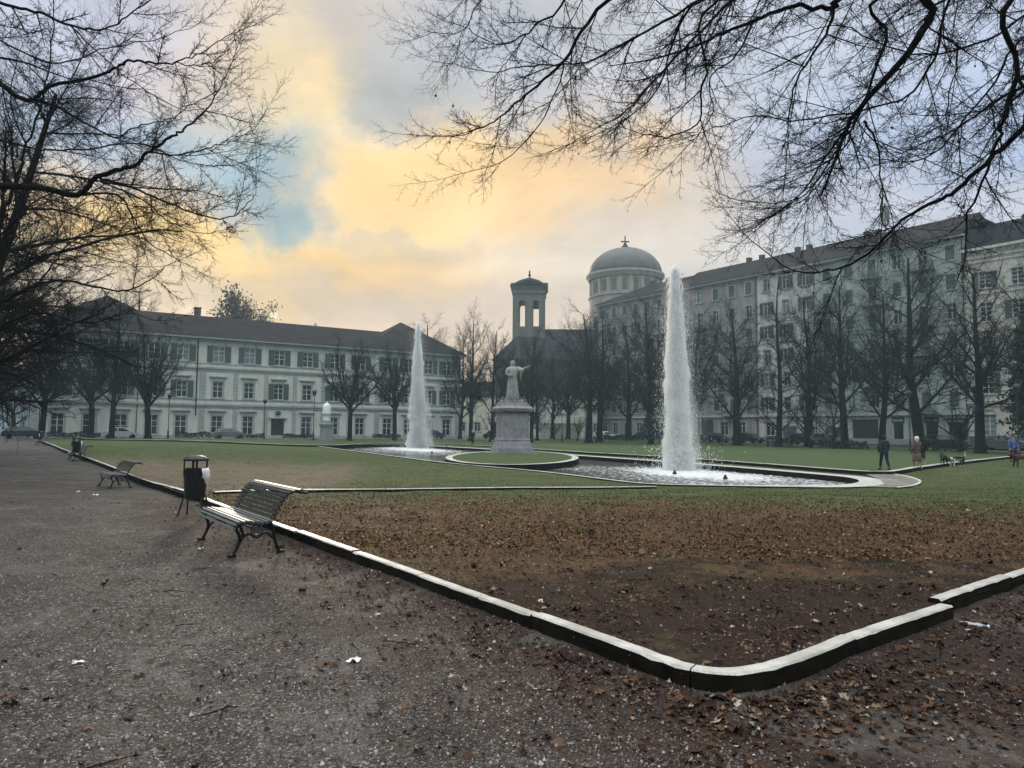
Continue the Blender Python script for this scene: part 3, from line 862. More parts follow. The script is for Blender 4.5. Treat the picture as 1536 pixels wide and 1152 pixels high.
def tree_meshes(name, seed, H, kind):
    rnd = random.Random(seed)
    if kind == 'broad':
        SP = [dict(n=11, wob=.025, up=.10, ch=22, **{'from': .22}, ang=(40, 9), ratio=.52, short=.62, crr=.45, rend=.16),
              dict(n=8, wob=.07, up=.10, ch=15, **{'from': .22}, ang=(42, 10), ratio=.42, short=.45, crr=.45, rend=.25),
              dict(n=5, wob=.12, up=.05, ch=7, **{'from': .12}, ang=(45, 10), ratio=.45, short=.4, crr=.6, crmin=.036, rend=.4),
              dict(n=3, wob=.16, up=.03, ch=3, **{'from': .2}, ang=(40, 12), ratio=.5, crmin=.024, crr=.7, rend=.6),
              dict(n=2, wob=.15, rend=.7)]
        L = H*.93; r0 = H*.0205
    elif kind == 'forked':
        SP = [dict(n=5, wob=.04, up=.05, ch=7, **{'from': .72}, ang=(34, 9), ratio=1.55, short=.1, crr=.62, rend=.75),
              dict(n=9, wob=.08, up=.10, ch=17, **{'from': .15}, ang=(40, 10), ratio=.38, short=.45, crr=.42, rend=.15),
              dict(n=5, wob=.12, up=.06, ch=7, **{'from': .12}, ang=(43, 10), ratio=.45, short=.4, crr=.6, crmin=.036, rend=.4),
              dict(n=3, wob=.16, up=.03, ch=3, **{'from': .2}, ang=(40, 12), ratio=.5, crmin=.024, crr=.7, rend=.6),
              dict(n=2, wob=.15, rend=.7)]
        L = H*.40; r0 = H*.022
    elif kind == 'narrow':
        SP = [dict(n=12, wob=.02, up=.05, ch=36, **{'from': .16}, ang=(58, 8), ratio=.27, short=.65, crr=.32, rend=.12),
              dict(n=6, wob=.12, up=.10, ch=9, **{'from': .15}, ang=(42, 10), ratio=.42, short=.4, crr=.5, crmin=.018, rend=.3),
              dict(n=3, wob=.15, up=.04, ch=5, **{'from': .1}, ang=(42, 10), ratio=.5, crmin=.013, crr=.6, rend=.5),
              dict(n=2, wob=.15, rend=.7)]
        L = H*.97; r0 = H*.014
    elif kind == 'small':
        SP = [dict(n=3, wob=.05, up=.03, ch=6, **{'from': .5}, ang=(40, 10), ratio=1.5, short=.2, crr=.6, rend=.8),
              dict(n=6, wob=.12, up=.08, ch=9, **{'from': .2}, ang=(45, 10), ratio=.4, short=.4, crr=.5, crmin=.014, rend=.3),
              dict(n=4, wob=.18, up=.04, ch=6, **{'from': .1}, ang=(45, 10), ratio=.5, crmin=.011, crr=.6, rend=.5),
              dict(n=2, wob=.15, rend=.7)]
        L = H*.40; r0 = H*.022
    out = [[] for _ in SP]
    grow(out, rnd, V3((0, 0, -.2)), V3((0, 0, 1)), L, r0, 0, SP)
    # root flare
    out[0].insert(0, (0, 0, -.3, r0*1.7, 0, 0, .5, r0*1.02))
    V, Fc = seg_tubes(out[0], 9)
    trunk = np_mesh(name+'_trunk', V, Fc, True)
    parts = [seg_tubes(out[1], 6)]
    if len(out) > 2: parts.append(seg_tubes(out[2], 4))
    for l in out[3:]: parts.append(seg_tubes(l, 3))
    V, Fc = join_np(parts)
    crown = np_mesh(name+'_crown', V, Fc, False)
    top = V[:, 2].max()
    for me in (trunk, crown):
        c = np.zeros(len(me.vertices)*3, np.float32); me.vertices.foreach_get('co', c); c *= H/top; me.vertices.foreach_set('co', c)
    tips = np.array(out[-1])[:, 4:7]*H/top
    return trunk, crown, tips
TM = {}
for nm, seed, H, kind in (('b1', 3, 22, 'broad'), ('b2', 14, 22, 'broad'), ('b3', 25, 22, 'broad'), ('f1', 31, 20, 'forked'), ('f2', 47, 20, 'forked'), ('f3', 58, 20, 'forked'), ('n1', 61, 20, 'narrow'), ('s1', 72, 7, 'small'), ('s2', 83, 7, 'small')):
    TM[nm] = (H,)+tree_meshes('tree_'+nm, seed, H, kind)
    TM[nm][1].materials.append(M['bark_far']); TM[nm][2].materials.append(M['bark_twig'])
GROUPT = 'bare trees round the square'
def leafy(name, tips, n, size, rnd_seed, spread=.35):
    rg = np.random.default_rng(rnd_seed)
    idx = rg.integers(0, len(tips), n)
    c = tips[idx]+rg.normal(0, spread, (n, 3))
    a = rg.normal(0, 1, (n, 3)); a /= np.linalg.norm(a, axis=1, keepdims=True)
    b = np.cross(a, rg.normal(0, 1, (n, 3))); b /= np.linalg.norm(b, axis=1, keepdims=True)
    s = rg.uniform(.5, 1.2, (n, 1))*size
    V = np.stack([c-a*s, c+b*s*.6, c+a*s, c-b*s*.6], 1).reshape(-1, 3)
    return np_mesh(name, V, np.arange(4*n).reshape(-1, 4))
def place_tree(px, top, Y, key, label, name='bare_tree', fn=far_z, wx=1.0, rz=None, group=GROUPT):
    H, tr, cr, tips = TM[key]
    b = base(px, Y, fn)
    ztop = at(px, top, Y).z
    s = (ztop-b.z)/H
    t = thing(name, label, 'tree', b, rz if rz is not None else random.uniform(0, 6.28), group, (s*wx, s*wx, s))
    link('trunk', tr, None, t); link('crown', cr, None, t)
    return t
gfl = lambda x, y: 0.0
TL = [
 (62, 470, 78, 'f1', 1.1, 'bare tree with the leftmost whole trunk, before the pale institute'),
 (137, 455, 87, 'f2', 1.0, 'bare tree close on the left of a taller slim trunk, before the institute'),
 (152, 420, 95, 'b2', .9, 'slim bare tree behind two others at the left end of the institute'),
 (167, 398, 76, 'b1', .9, 'tallest bare tree before the institute, its tips above the left roof peak'),
 (222, 470, 82, 'f3', 1.15, 'bare tree with forked limbs before the downpipe of the institute'),
 (206, 400, 118, 'b3', .8, 'bare tree whose tips rise over the left roof peak of the institute'),
 (524, 488, 92, 'f2', 1.0, 'bare forked tree right of the small white statue'),
 (592, 486, 98, 'f1', .9, 'bare tree just left of the farther water jet'),
 (643, 462, 124, 'b2', 1.0, 'bare tree behind the farther water jet'),
 (690, 470, 112, 'b3', .8, 'bare tree left in the clump between farther jet and robed statue'),
 (706, 440, 100, 'b1', .85, 'tallest bare tree between the farther jet and the robed statue'),
 (738, 474, 106, 'b2', .75, 'bare tree just left of the robed statue'),
 (797, 476, 96, 'b3', .85, 'bare tree rising right behind the robed statue, below the bell tower'),
 (806, 500, 104, 'n1', 1.0, 'slim bare tree below the bell tower, right of its twin trunk'),
 (883, 446, 96, 'b2', .95, 'bare tree with the left one of two close trunks, left of the dome'),
 (899, 440, 100, 'b1', .95, 'bare tree with the right one of two close trunks, below the dome'),
 (1012, 402, 104, 'n1', 1.3, 'bare tree behind the nearer water jet, its tips above the jet'),
 (1105, 425, 92, 'b3', .95, 'bare tree first on the right of the nearer jet'),
 (1168, 412, 88, 'n1', 1.25, 'narrow straight bare tree before the pinkish house'),
 (1267, 368, 82, 'b1', .80, 'bare tree before the grey green house, left of its dark entrance'),
 (1380, 335, 74, 'b3', .95, 'thickest bare trunk, standing behind the three walkers'),
 (1470, 352, 64, 'b1', .95, 'bare tree with a stout trunk before the cream house'),
 (1046, 446, 100, 'b2', .8, 'bare tree partly behind the right edge of the nearer jet'),
 (1212, 420, 90, 'b2', .8, 'upright bare tree between the narrow tree and the dark entrance'),
 (1322, 398, 82, 'b3', .75, 'bare tree behind the walking person in the dark green jacket'),
 (943, 458, 108, 'b3', .9, 'bare tree between the two close trunks and the dark evergreen'),
 (828, 502, 118, 'b1', 1.0, 'bare tree before the dark church roof, left of two close trunks'),
 (852, 512, 112, 'f2', .9, 'low forked bare tree above the right hand young staked tree'),
 (770, 500, 114, 'f3', .8, 'bare tree directly behind the robed statue and its pedestal'),
 (1560, 330, 66, 'b1', .8, 'bare tree cut by the right edge of the picture'),
]
for px, top, Y, key, wx, lab in TL: place_tree(px, top, Y, key, lab, wx=wx*(1.36 if px > 850 and key != 'n1' else 1.05))
for px, top, Y, key, wx, lab in [
 (1215, 575, 86, 's1', 1.0, 'small bare tree with many stems, left of the grey green house trunk'),
 (1250, 580, 80, 's2', 1.0, 'small bare tree leaning out beside the big trunk before the shops'),
 (1440, 575, 68, 's1', 1.1, 'small spreading bare tree before the third shop'),
 (832, 622, 106, 's2', .9, 'young staked tree before the low white house, left of two'),
 (866, 612, 104, 's1', .8, 'young staked tree before the low white house, right of two'),
 (20, 560, 112, 's2', 1.5, 'bare tree at the far left before the pale blue house'),
 (735, 600, 98, 's1', .9, 'small bare tree in the shade of the clump left of the robed statue')]:
    place_tree(px, top, Y, key, lab, name='small_tree', wx=wx, group='small bare trees round the square')
# trees keeping some leaves behind the institute
for k, (px, top, Y, key, wx, nl, lab) in enumerate([(338, 432, 132, 'b1', 1.0, 9000, 'round tree with brown leaves behind the institute roof'), (388, 448, 140, 'b2', .8, 2600, 'smaller leafy tree behind the institute roof, beside the pale sun')]):
    t = place_tree(px, top, Y, key, lab, name='leafy_tree', fn=gfl, wx=wx, group=None)
    lf = link('leaves', leafy('leaves', TM[key][3], nl, .24, 5+k, .6), M['leaf_far'], t)
# dark evergreens
def evergreen(px, top, Y, width, label, seed):
    b = base(px, Y)
    H = at(px, top, Y).z-b.z
    rg = np.random.default_rng(seed)
    t = thing('evergreen_tree', label, 'tree', b, 0)
    mb = MB(); mb.tube([(0, 0, -.3), (0, 0, H*.5), (.1, 0, H*.95)], [H*.02, H*.014, .03], 8)
    mb.build('trunk', M['bark_far'], t, True)
    n = 15000
    u = rg.random(n)**.8; z = H*(.16+.84*u)
    rmax = width*(.35+.65*np.clip((1-u)*1.5, 0, 1))*(.6+.4*np.sin(u*31+rg.uniform(0, 1))**2)
    a = rg.uniform(0, 2*np.pi, n); rr_ = rmax*rg.random(n)**.45*(1+.25*np.sin(a*5+u*20))
    c = np.stack([np.cos(a)*rr_, np.sin(a)*rr_, z-rr_*.25], 1)
    d1_ = rg.normal(0, 1, (n, 3)); d1_ /= np.linalg.norm(d1_, axis=1, keepdims=True)
    d2_ = np.cross(d1_, rg.normal(0, 1, (n, 3))); d2_ /= np.linalg.norm(d2_, axis=1, keepdims=True)
    s = rg.uniform(.10, .26, (n, 1))
    V = np.stack([c-d1_*s, c+d2_*s*.45, c+d1_*s, c-d2_*s*.45], 1).reshape(-1, 3)
    link('crown', np_mesh('evergreen_crown', V, np.arange(4*n).reshape(-1, 4)), M['needle'], t)
t = place_tree(976, 424, 94, 'b2', 'bare tree with an ivy covered trunk just left of the nearer water jet', name='ivy_tree', wx=.85, group=None)
rg_ = np.random.default_rng(4); n_ = 9000; u_2 = rg_.random(n_); Hh = TM['b2'][0]
a_2 = rg_.uniform(0, 6.28, n_); r_2 = (.45+.75*rg_.random(n_))*(1.1-u_2*.6)*(1+.35*np.sin(u_2*19)); c_2 = np.stack([np.cos(a_2)*r_2, np.sin(a_2)*r_2, Hh*(.03+.62*u_2)], 1)
d_2 = rg_.normal(0, 1, (n_, 3)); d_2 /= np.linalg.norm(d_2, axis=1, keepdims=True); e_2 = np.cross(d_2, rg_.normal(0, 1, (n_, 3))); e_2 /= np.linalg.norm(e_2, axis=1, keepdims=True); s_2 = rg_.uniform(.07, .16, (n_, 1))
link('ivy', np_mesh('ivy', np.stack([c_2-d_2*s_2, c_2+e_2*s_2*.7, c_2+d_2*s_2, c_2-e_2*s_2*.7], 1).reshape(-1, 3), np.arange(4*n_).reshape(-1, 4)), M['needle'], t)
evergreen(1556, 455, 60, 2.4, 'dense dark evergreen at the right edge before the cream house', 4)

# ---- the two great trees whose branches hang into the picture
def limb_tree(name, label, trunk_pts, trunk_r, limbs, SP, seed, leaves=0, extra=()):
    """limbs: list of (list of world points, r0, r1); twigs grow along them"""
    rnd = random.Random(seed)
    b = V3(trunk_pts[0])
    t = thing(name, label, 'tree', b, 0, None)
    mb = MB(); mb.tube([V3(p)-b for p in trunk_pts], trunk_r, 14); mb.build('trunk', M['bark_near'], t, True)
    mb = MB(); out = [[] for _ in range(len(SP)+1)]
    tips = []
    for (pts, r0, r1, dens, *q) in limbs:
        nat = catmull([tuple(p) for p in pts], 6)
        P = [V3(p)-b for p in nat]; n = len(P)
        # natural kinks
        P = [p+V3((rnd.gauss(0, .005), rnd.gauss(0, .02), rnd.gauss(0, .005)))*(1 if 0 < i < n-1 else 0) for i, p in enumerate(P)]
        rad = [(r0+(r1-r0)*(i/(n-1))**.7)*.74 for i in range(n)]
        mb.tube(P, rad, 7, True)
        if dens <= 0: continue
        acc = 0; g = rnd.uniform(0, 6.28); dens = dens*(1.35 if seed == 5 else 1.15); r0 *= .8
        tot = sum((P[i+1]-P[i]).length for i in range(n-1)); run = 0
        for i in range(n-1):
            d = (P[i+1]-P[i]); L = d.length
            if L < 1e-6: continue
            d = d/L; run += L; acc += L*dens
            while acc > 0:
                acc -= rnd.uniform(.6, 1.4)
                g += 2.4+rnd.uniform(-.5, .5)
                tt = run/tot
                if rnd.random() > .35+.65*tt + (.3 if dens > 4 else 0): continue
                cd = rot_from(d, R(rnd.uniform(28, 62)), g)
                cd.z -= .12
                cl = SP[0]['L']*(1-.45*tt)*rnd.uniform(.45, 1.15)
                rb = rad[i]
                grow(out, rnd, P[i].lerp(P[i+1], rnd.random()), cd.normalized(), cl, min(rb*.7, SP[0]['r']*rnd.uniform(.7, 1.2)), 0, SP)
        grow(out, rnd, P[-1], (P[-1]-P[-2]).normalized(), SP[0]['L']*.7, r1*.8, 0, SP)
    V0 = np.array(mb.v); 
    parts = [seg_tubes(out[0], 5)]+[seg_tubes(o, 3) for o in out[1:] if o]
    V, Fc = join_np(parts)
    cr = mb.mesh('limbs', True)
    link('limb', cr, M['bark_near'], t)
    crown = np_mesh('crown', V, Fc)
    link('crown', crown, M['bark_near'], t)
    if leaves:
        tips = np.array(out[1])[:, 4:7]
        rg = np.random.default_rng(seed)
        idx = rg.integers(0, len(tips), leaves)
        n = leaves
        Vt = np.array([[0, 0, 0], [.5, -.5, .1], [.3, -1.1, -.15], [-.1, -1.5, .1], [-.4, -1, .2], [-.45, -.45, -.1]])
        c = tips[idx]; s = rg.uniform(.014, .032, n); yaw = rg.uniform(0, 6.28, n)
        T = np.repeat(Vt[None], n, 0)*s[:, None, None]; T += rg.normal(0, .1, T.shape)*s[:, None, None]
        x, y, z = T[..., 0], T[..., 2], T[..., 1]
        X_ = x*np.cos(yaw)[:, None]-y*np.sin(yaw)[:, None]; Y_ = x*np.sin(yaw)[:, None]+y*np.cos(yaw)[:, None]
        Vv = np.stack([X_+c[:, :1], Y_+c[:, 1:2], z+c[:, 2:3]], -1).reshape(-1, 3)
        Ff = (np.array([[0, 1, 2, 3, 4, 5]])[None]+(np.arange(n)*6)[:, None, None]).reshape(-1, 6)
        link('leaves', np_mesh('withered_leaves', Vv, Ff), M['dead_leaf'], t)
    print(name, 'faces', len(Fc))
    return t
def L_(pts, Y0, Y1, r0, r1, dens, pre=None):
    n = len(pts)
    W = [at(a, b_, Y0+(Y1-Y0)*i/(n-1)) for i, (a, b_) in enumerate(pts)]
    if pre is not None: W = [V3(p) for p in pre]+W
    return (W, r0, r1, dens)
SPN = [dict(n=9, L=1.6, r=.0075, wob=.045, up=.03, ch=10, **{'from': .1}, ang=(38, 9), ratio=.44, short=.5, crr=.55, crmin=.0034, rend=.35),
       dict(n=5, wob=.06, up=.03, ch=9, **{'from': .1}, ang=(50, 10), ratio=.26, short=.4, crr=.6, crmin=.0026, rend=.6),
       dict(n=2, wob=.09, ch=1.3, **{'from': .3}, ang=(50, 10), ratio=.5, crr=.8, crmin=.0022, rend=.7),
       dict(n=1, wob=.1, rend=.7)]
# right-hand tree: trunk off the frame to the right
TR = V3((9.2, 6.2, 0)); top = [TR, TR+V3((.05, .1, 2)), TR+V3((-.1, .2, 4.4)), TR+V3((-.3, .3, 7.5)), TR+V3((-.2, .5, 12))]
hub = TR+V3((-.3, .3, 7)); hub2 = TR+V3((-.15, .25, 5.6)); hub3 = TR+V3((-.25, .4, 8.6))
RL = [
 L_([(1440, -60), (1395, 30), (1345, 100), (1290, 160), (1272, 190)], 7.0, 7.6, .085, .030, 2.0, [hub]),
 L_([(1272, 190), (1235, 240), (1199, 293), (1150, 332)], 7.6, 8.4, .022, .007, 4.5),
 L_([(1296, 182), (1313, 212), (1322, 260), (1320, 319), (1332, 345)], 7.5, 7.3, .020, .006, 3.5),
 L_([(1285, 170), (1270, 215), (1240, 262), (1205, 300)], 7.5, 6.9, .016, .006, 4),
 L_([(1330, -40), (1250, 12), (1190, 10), (1120, 35), (1060, 62)], 7.2, 7.8, .055, .020, 2.5, [hub3]),
 L_([(1250, 14), (1240, 50), (1195, 120), (1182, 195)], 7.3, 7.4, .030, .008, 3.5),
 L_([(1130, 30), (1105, 82), (1065, 118), (1070, 165), (1045, 205)], 7.7, 8.0, .018, .006, 3.5),
 L_([(1200, -60), (1050, 2), (1009, 65), (983, 140), (918, 190)], 7.5, 8.2, .040, .007, 3.6, [hub3]),
 L_([(1120, -90), (915, 0), (846, 91), (788, 143), (742, 182), (692, 203)], 7.6, 8.6, .050, .007, 3.6, [hub3]),
 L_([(846, 91), (837, 130), (804, 195), (762, 236), (736, 250)], 7.9, 8.1, .014, .005, 3.2),
 L_([(980, -60), (830, 20), (788, 52), (742, 66), (700, 42)], 8.2, 8.8, .030, .006, 3.2, [hub3]),
 L_([(800, -60), (723, 0), (703, 36), (680, 50), (648, 49)], 8.6, 9.0, .014, .005, 3, [V3((7.5, 7.5, 9.5))]),
 L_([(1050, 0), (930, 70), (870, 95), (800, 98), (735, 108), (680, 96)], 7.7, 8.5, .022, .005, 3.4),
 L_([(1180, -50), (1100, 0), (1010, 90), (940, 165), (900, 190)], 6.8, 7.4, .034, .006, 3.6, [hub]),
 L_([(1150, -30), (1060, 110), (1050, 180), (1000, 205), (960, 200)], 7.0, 7.6, .026, .006, 3.4, [hub]),
 L_([(1361, -20), (1329, 59), (1290, 169), (1264, 212), (1210, 290), (1160, 305)], 7.9, 8.8, .040, .007, 3.4, [hub]),
 L_([(1440, -10), (1440, 81), (1423, 146), (1420, 212)], 6.6, 6.6, .016, .006, 3, [hub]),
 L_([(1620, 70), (1536, 189), (1485, 238), (1427, 290), (1388, 309), (1348, 335), (1303, 380), (1250, 405), (1190, 407), (1145, 375)], 6.4, 8.2, .050, .008, 2.6, [hub2]),
 L_([(1600, 100), (1536, 130), (1508, 143), (1469, 169), (1433, 195)], 6.2, 6.4, .030, .010, 3, [hub2]),
 L_([(1560, -30), (1528, 98), (1505, 182), (1485, 244), (1450, 325)], 6.0, 6.4, .050, .012, 2.8, [hub]),
 L_([(1500, -60), (1400, 90), (1350, 150), (1200, 180), (1130, 175), (1050, 200)], 7.4, 8.2, .030, .006, 3.2, [hub]),
 L_([(1620, -20), (1480, 60), (1370, 80), (1260, 40), (1170, 60)], 8.0, 8.6, .030, .006, 3, [hub]),
 L_([(1600, 30), (1480, 140), (1400, 230), (1330, 240), (1230, 225)], 7.8, 8.8, .026, .006, 3, [hub2]),
]
# boughs beyond the frame, so that the crown is whole
for k in range(9):
    a = R(-100+k*34); e = hub3 if k % 2 else hub
    RL.append(([e, e+V3((math.cos(a)*1.6, math.sin(a)*1.6, 1.4)), e+V3((math.cos(a)*3.6, math.sin(a)*3.6, 2.6)), e+V3((math.cos(a)*5.2, math.sin(a)*5.2, 2.4))], .09, .015, 1.0))
limb_tree('overhanging_tree', 'large bare lime tree off to the right whose boughs hang across the upper right sky', top, [.36, .31, .28, .22, .1], RL, SPN, 5, 150)
# left-hand tree
TLp = V3((-13.2, 11.5, 0)); topL = [TLp, TLp+V3((.1, .1, 2.2)), TLp+V3((.3, .0, 5)), TLp+V3((.3, .2, 9)), TLp+V3((.5, .3, 14))]
hl = TLp+V3((.25, 0, 4.6)); hl2 = TLp+V3((.3, .1, 6.6)); hl3 = TLp+V3((.35, .2, 9))
LLb = [
 L_([(-80, 275), (0, 279), (60, 281), (116, 292), (141, 269), (175, 255), (203, 248), (225, 226), (260, 204), (281, 190), (318, 152), (340, 112)], 11.2, 10.2, .105, .008, 2.2, [hl]),
 L_([(225, 228), (262, 232), (310, 222), (350, 211), (383, 192)], 10.6, 10.4, .022, .006, 3.6),
 L_([(150, 268), (200, 282), (255, 306), (310, 325), (345, 325), (372, 305), (384, 288)], 10.8, 10.2, .030, .006, 3.4),
 L_([(120, 292), (175, 292), (200, 325), (222, 362), (250, 380), (290, 402)], 11, 10.6, .028, .006, 2.6),
 L_([(150, 272), (215, 300), (250, 330), (300, 350), (335, 345)], 11.2, 11.2, .020, .006, 3.2),
 L_([(-60, 90), (0, 125), (30, 148), (52, 148), (75, 130), (130, 118), (170, 104), (200, 91), (232, 94), (262, 94), (300, 78), (345, 52)], 10.8, 10.0, .075, .007, 2.6, [hl2]),
 L_([(52, 148), (90, 162), (120, 180), (150, 196), (176, 207), (205, 190), (260, 175), (300, 150)], 10.7, 10.6, .034, .007, 3.0),
 L_([(262, 94), (300, 98), (335, 82), (355, 50)], 10.2, 10.0, .014, .005, 3.4),
 L_([(-60, -20), (0, 5), (60, 19), (105, 38), (150, 45), (190, 25), (235, -5)], 10.2, 10.0, .050, .010, 2.8, [hl3]),
 L_([(105, 38), (160, 90), (210, 130), (280, 165), (330, 150)], 10.3, 10.6, .016, .005, 3),
 L_([(-80, 420), (-20, 370), (10, 310), (28, 260), (38, 225), (60, 160), (75, 90), (80, 20)], 11.6, 12.5, .070, .012, 3.2, [hl]),
 L_([(-60, 380), (10, 345), (55, 300), (115, 285), (160, 300), (220, 310), (300, 300)], 12, 12.2, .034, .007, 3.2, [hl]),
 L_([(-80, 500), (0, 455), (60, 425), (100, 422), (150, 432), (190, 436), (225, 420), (250, 398)], 12.4, 12, .060, .008, 3.4, [hl]),
 L_([(60, 425), (90, 380), (130, 350), (180, 330), (240, 322)], 12.2, 12.6, .024, .006, 3.2),
 L_([(-80, 540), (0, 490), (60, 470), (130, 485), (190, 470), (230, 480)], 13.5, 13.5, .040, .008, 3.6, [TLp+V3((.2, 0, 3.6))]),
 L_([(-80, 330), (0, 370), (60, 390), (120, 400), (180, 392)], 13, 13.4, .030, .006, 3.4, [hl]),
 L_([(-60, 200), (0, 210), (70, 225), (140, 222), (210, 215), (270, 240), (330, 250), (378, 240)], 12, 11.6, .036, .006, 3.2, [hl2]),
 L_([(-60, 20), (0, 60), (80, 95), (150, 75), (230, 60), (290, 40)], 12, 11.5, .036, .006, 3.2, [hl3]),
]
for k in range(8):
    a = R(60+k*38); e = hl3 if k % 2 else hl2
    LLb.append(([e, e+V3((math.cos(a)*1.6, math.sin(a)*1.6, 1.4)), e+V3((math.cos(a)*3.6, math.sin(a)*3.6, 2.8)), e+V3((math.cos(a)*5.2, math.sin(a)*5.2, 3))], .1, .015, 1.0))
SPL = [dict(s) for s in SPN]; SPL[0].update(L=1.35, r=.010, up=.02, ch=11); SPL[0]['crmin'] = .0042; SPL[1]['crmin'] = .0034; SPL[2]['crmin'] = .0028
limb_tree('overhanging_tree', 'large bare lime tree off to the left whose boughs reach in from the left edge', topL, [.42, .36, .32, .22, .1], LLb, SPL, 8, 60)
# the row of trees behind it, dense and dark at the left edge
def row_tree(bx, by, H, seed, label):
    rnd = random.Random(seed)
    SP = [dict(n=10, wob=.05, up=.06, ch=26, **{'from': .24}, ang=(66, 10), ratio=.58, short=.45, crr=.4, rend=.2),
          dict(n=8, wob=.08, up=-.015, ch=26, **{'from': .12}, ang=(42, 10), ratio=.36, short=.4, crr=.42, rend=.25),
          dict(n=5, wob=.14, up=.03, ch=11, **{'from': .1}, ang=(42, 10), ratio=.42, short=.4, crr=.55, crmin=.008, rend=.4),
          dict(n=2, wob=.16, up=.02, ch=3, **{'from': .2}, ang=(42, 12), ratio=.5, crmin=.0065, crr=.7, rend=.6),
          dict(n=1, wob=.15, rend=.7)]
    out = [[] for _ in SP]
    grow(out, rnd, V3((0, 0, -.2)), V3((0, 0, 1)), H*.9, H*.02, 0, SP)
    t = thing('bare_tree', label, 'tree', (bx, by, 0), 0, GROUPT)
    V, Fc = seg_tubes(out[0], 10); link('trunk', np_mesh('row_trunk', V, Fc, True), M['bark_near'], t)
    V, Fc = join_np([seg_tubes(out[1], 6), seg_tubes(out[2], 4)]+[seg_tubes(o, 3) for o in out[3:]])
    link('crown', np_mesh('row_crown', V, Fc), M['bark_near'], t)
    print('row', len(Fc))
row_tree(-16.3, 20.5, 14, 91, 'bare tree nearest in the dark row beyond the left edge, low twigs spreading in')
row_tree(-23.2, 31, 15, 95, 'dark bare tree second in the row at the left edge')
row_tree(-31.5, 43, 15, 97, 'dark bare tree third in the row at the left edge, above the farthest benches')
# ------------------------------------------------------------------ buildings
MESHC = {}
def facade(L, zt, openings, z0=0, reveal=.28, th=0, depth=10):
    """wall box with real openings in its front (local y=0 plane), returns MB"""
    mb = MB()
    X = sorted({0, L, *[v for o in openings for v in (o[0], o[1])]}); Zs = sorted({z0, zt, *[v for o in openings for v in (o[2], o[3])]})
    for xa, xb in zip(X, X[1:]):
        for za, zb in zip(Zs, Zs[1:]):
            mx, mz = (xa+xb)/2, (za+zb)/2
            if any(o[0] < mx < o[1] and o[2] < mz < o[3] for o in openings): continue
            mb.quad((xa, 0, za), (xb, 0, za), (xb, 0, zb), (xa, 0, zb))
    for a, b, c, d in openings:
        r = reveal
        mb.quad((a, 0, c), (a, 0, d), (a, r, d), (a, r, c)); mb.quad((b, 0, d), (b, 0, c), (b, r, c), (b, r, d))
        mb.quad((a, 0, c), (a, r, c), (b, r, c), (b, 0, c)); mb.quad((a, 0, d), (b, 0, d), (b, r, d), (a, r, d))
        mb.quad((a, r+.12, c), (b, r+.12, c), (b, r+.12, d), (a, r+.12, d))
    mb.quad((0, depth, z0), (0, 0, z0), (0, 0, zt), (0, depth, zt)); mb.quad((L, 0, z0), (L, depth, z0), (L, depth, zt), (L, 0, zt))
    mb.quad((L, depth, z0), (0, depth, z0), (0, depth, zt), (L, depth, zt)); mb.quad((0, 0, zt), (L, 0, zt), (L, depth, zt), (0, depth, zt))
    return mb
def frame_mesh(w, h, style):
    key = ('fr', round(w, 2), round(h, 2), style)
    if key not in MESHC:
        mb = MB(); y0, y1 = .16, .22; f = .07
        mb.box(0, w, y0, y1, 0, f); mb.box(0, w, y0, y1, h-f, h); mb.box(0, f, y0, y1, f, h-f); mb.box(w-f, w, y0, y1, f, h-f)
        mb.box(w/2-.05, w/2+.05, y0-.01, y1-.002, f, h-f)
        if style in ('left', 'tall'):
            for t in ((.42, .70) if style == 'left' else (.3, .55, .8)): mb.box(f, w-f, y0+.01, y1-.004, h*t-.035, h*t+.035)
        else:
            mb.box(f, w-f, y0+.01, y1-.004, h*.72-.03, h*.72+.03)
        MESHC[key] = mb.mesh('window_frame')
    return MESHC[key]
def pane_mesh(w, h):
    key = ('pn', round(w, 2), round(h, 2))
    if key not in MESHC:
        mb = MB(); mb.quad((.03, .20, .03), (w-.03, .20, .03), (w-.03, .20, h-.03), (.03, .20, h-.03)); MESHC[key] = mb.mesh('pane')
    return MESHC[key]
def shutter_mesh(w, h):
    key = ('sh', round(w, 2), round(h, 2))
    if key not in MESHC:
        mb = MB()
        mb.box(0, w, -.06, -.02, 0, h)
        n = int(h/.16)
        for i in range(n):
            z = .08+(h-.16)*i/n; mb.box(.06, w-.06, -.085, -.062, z, z+.06)
        MESHC[key] = mb.mesh('shutter')
    return MESHC[key]
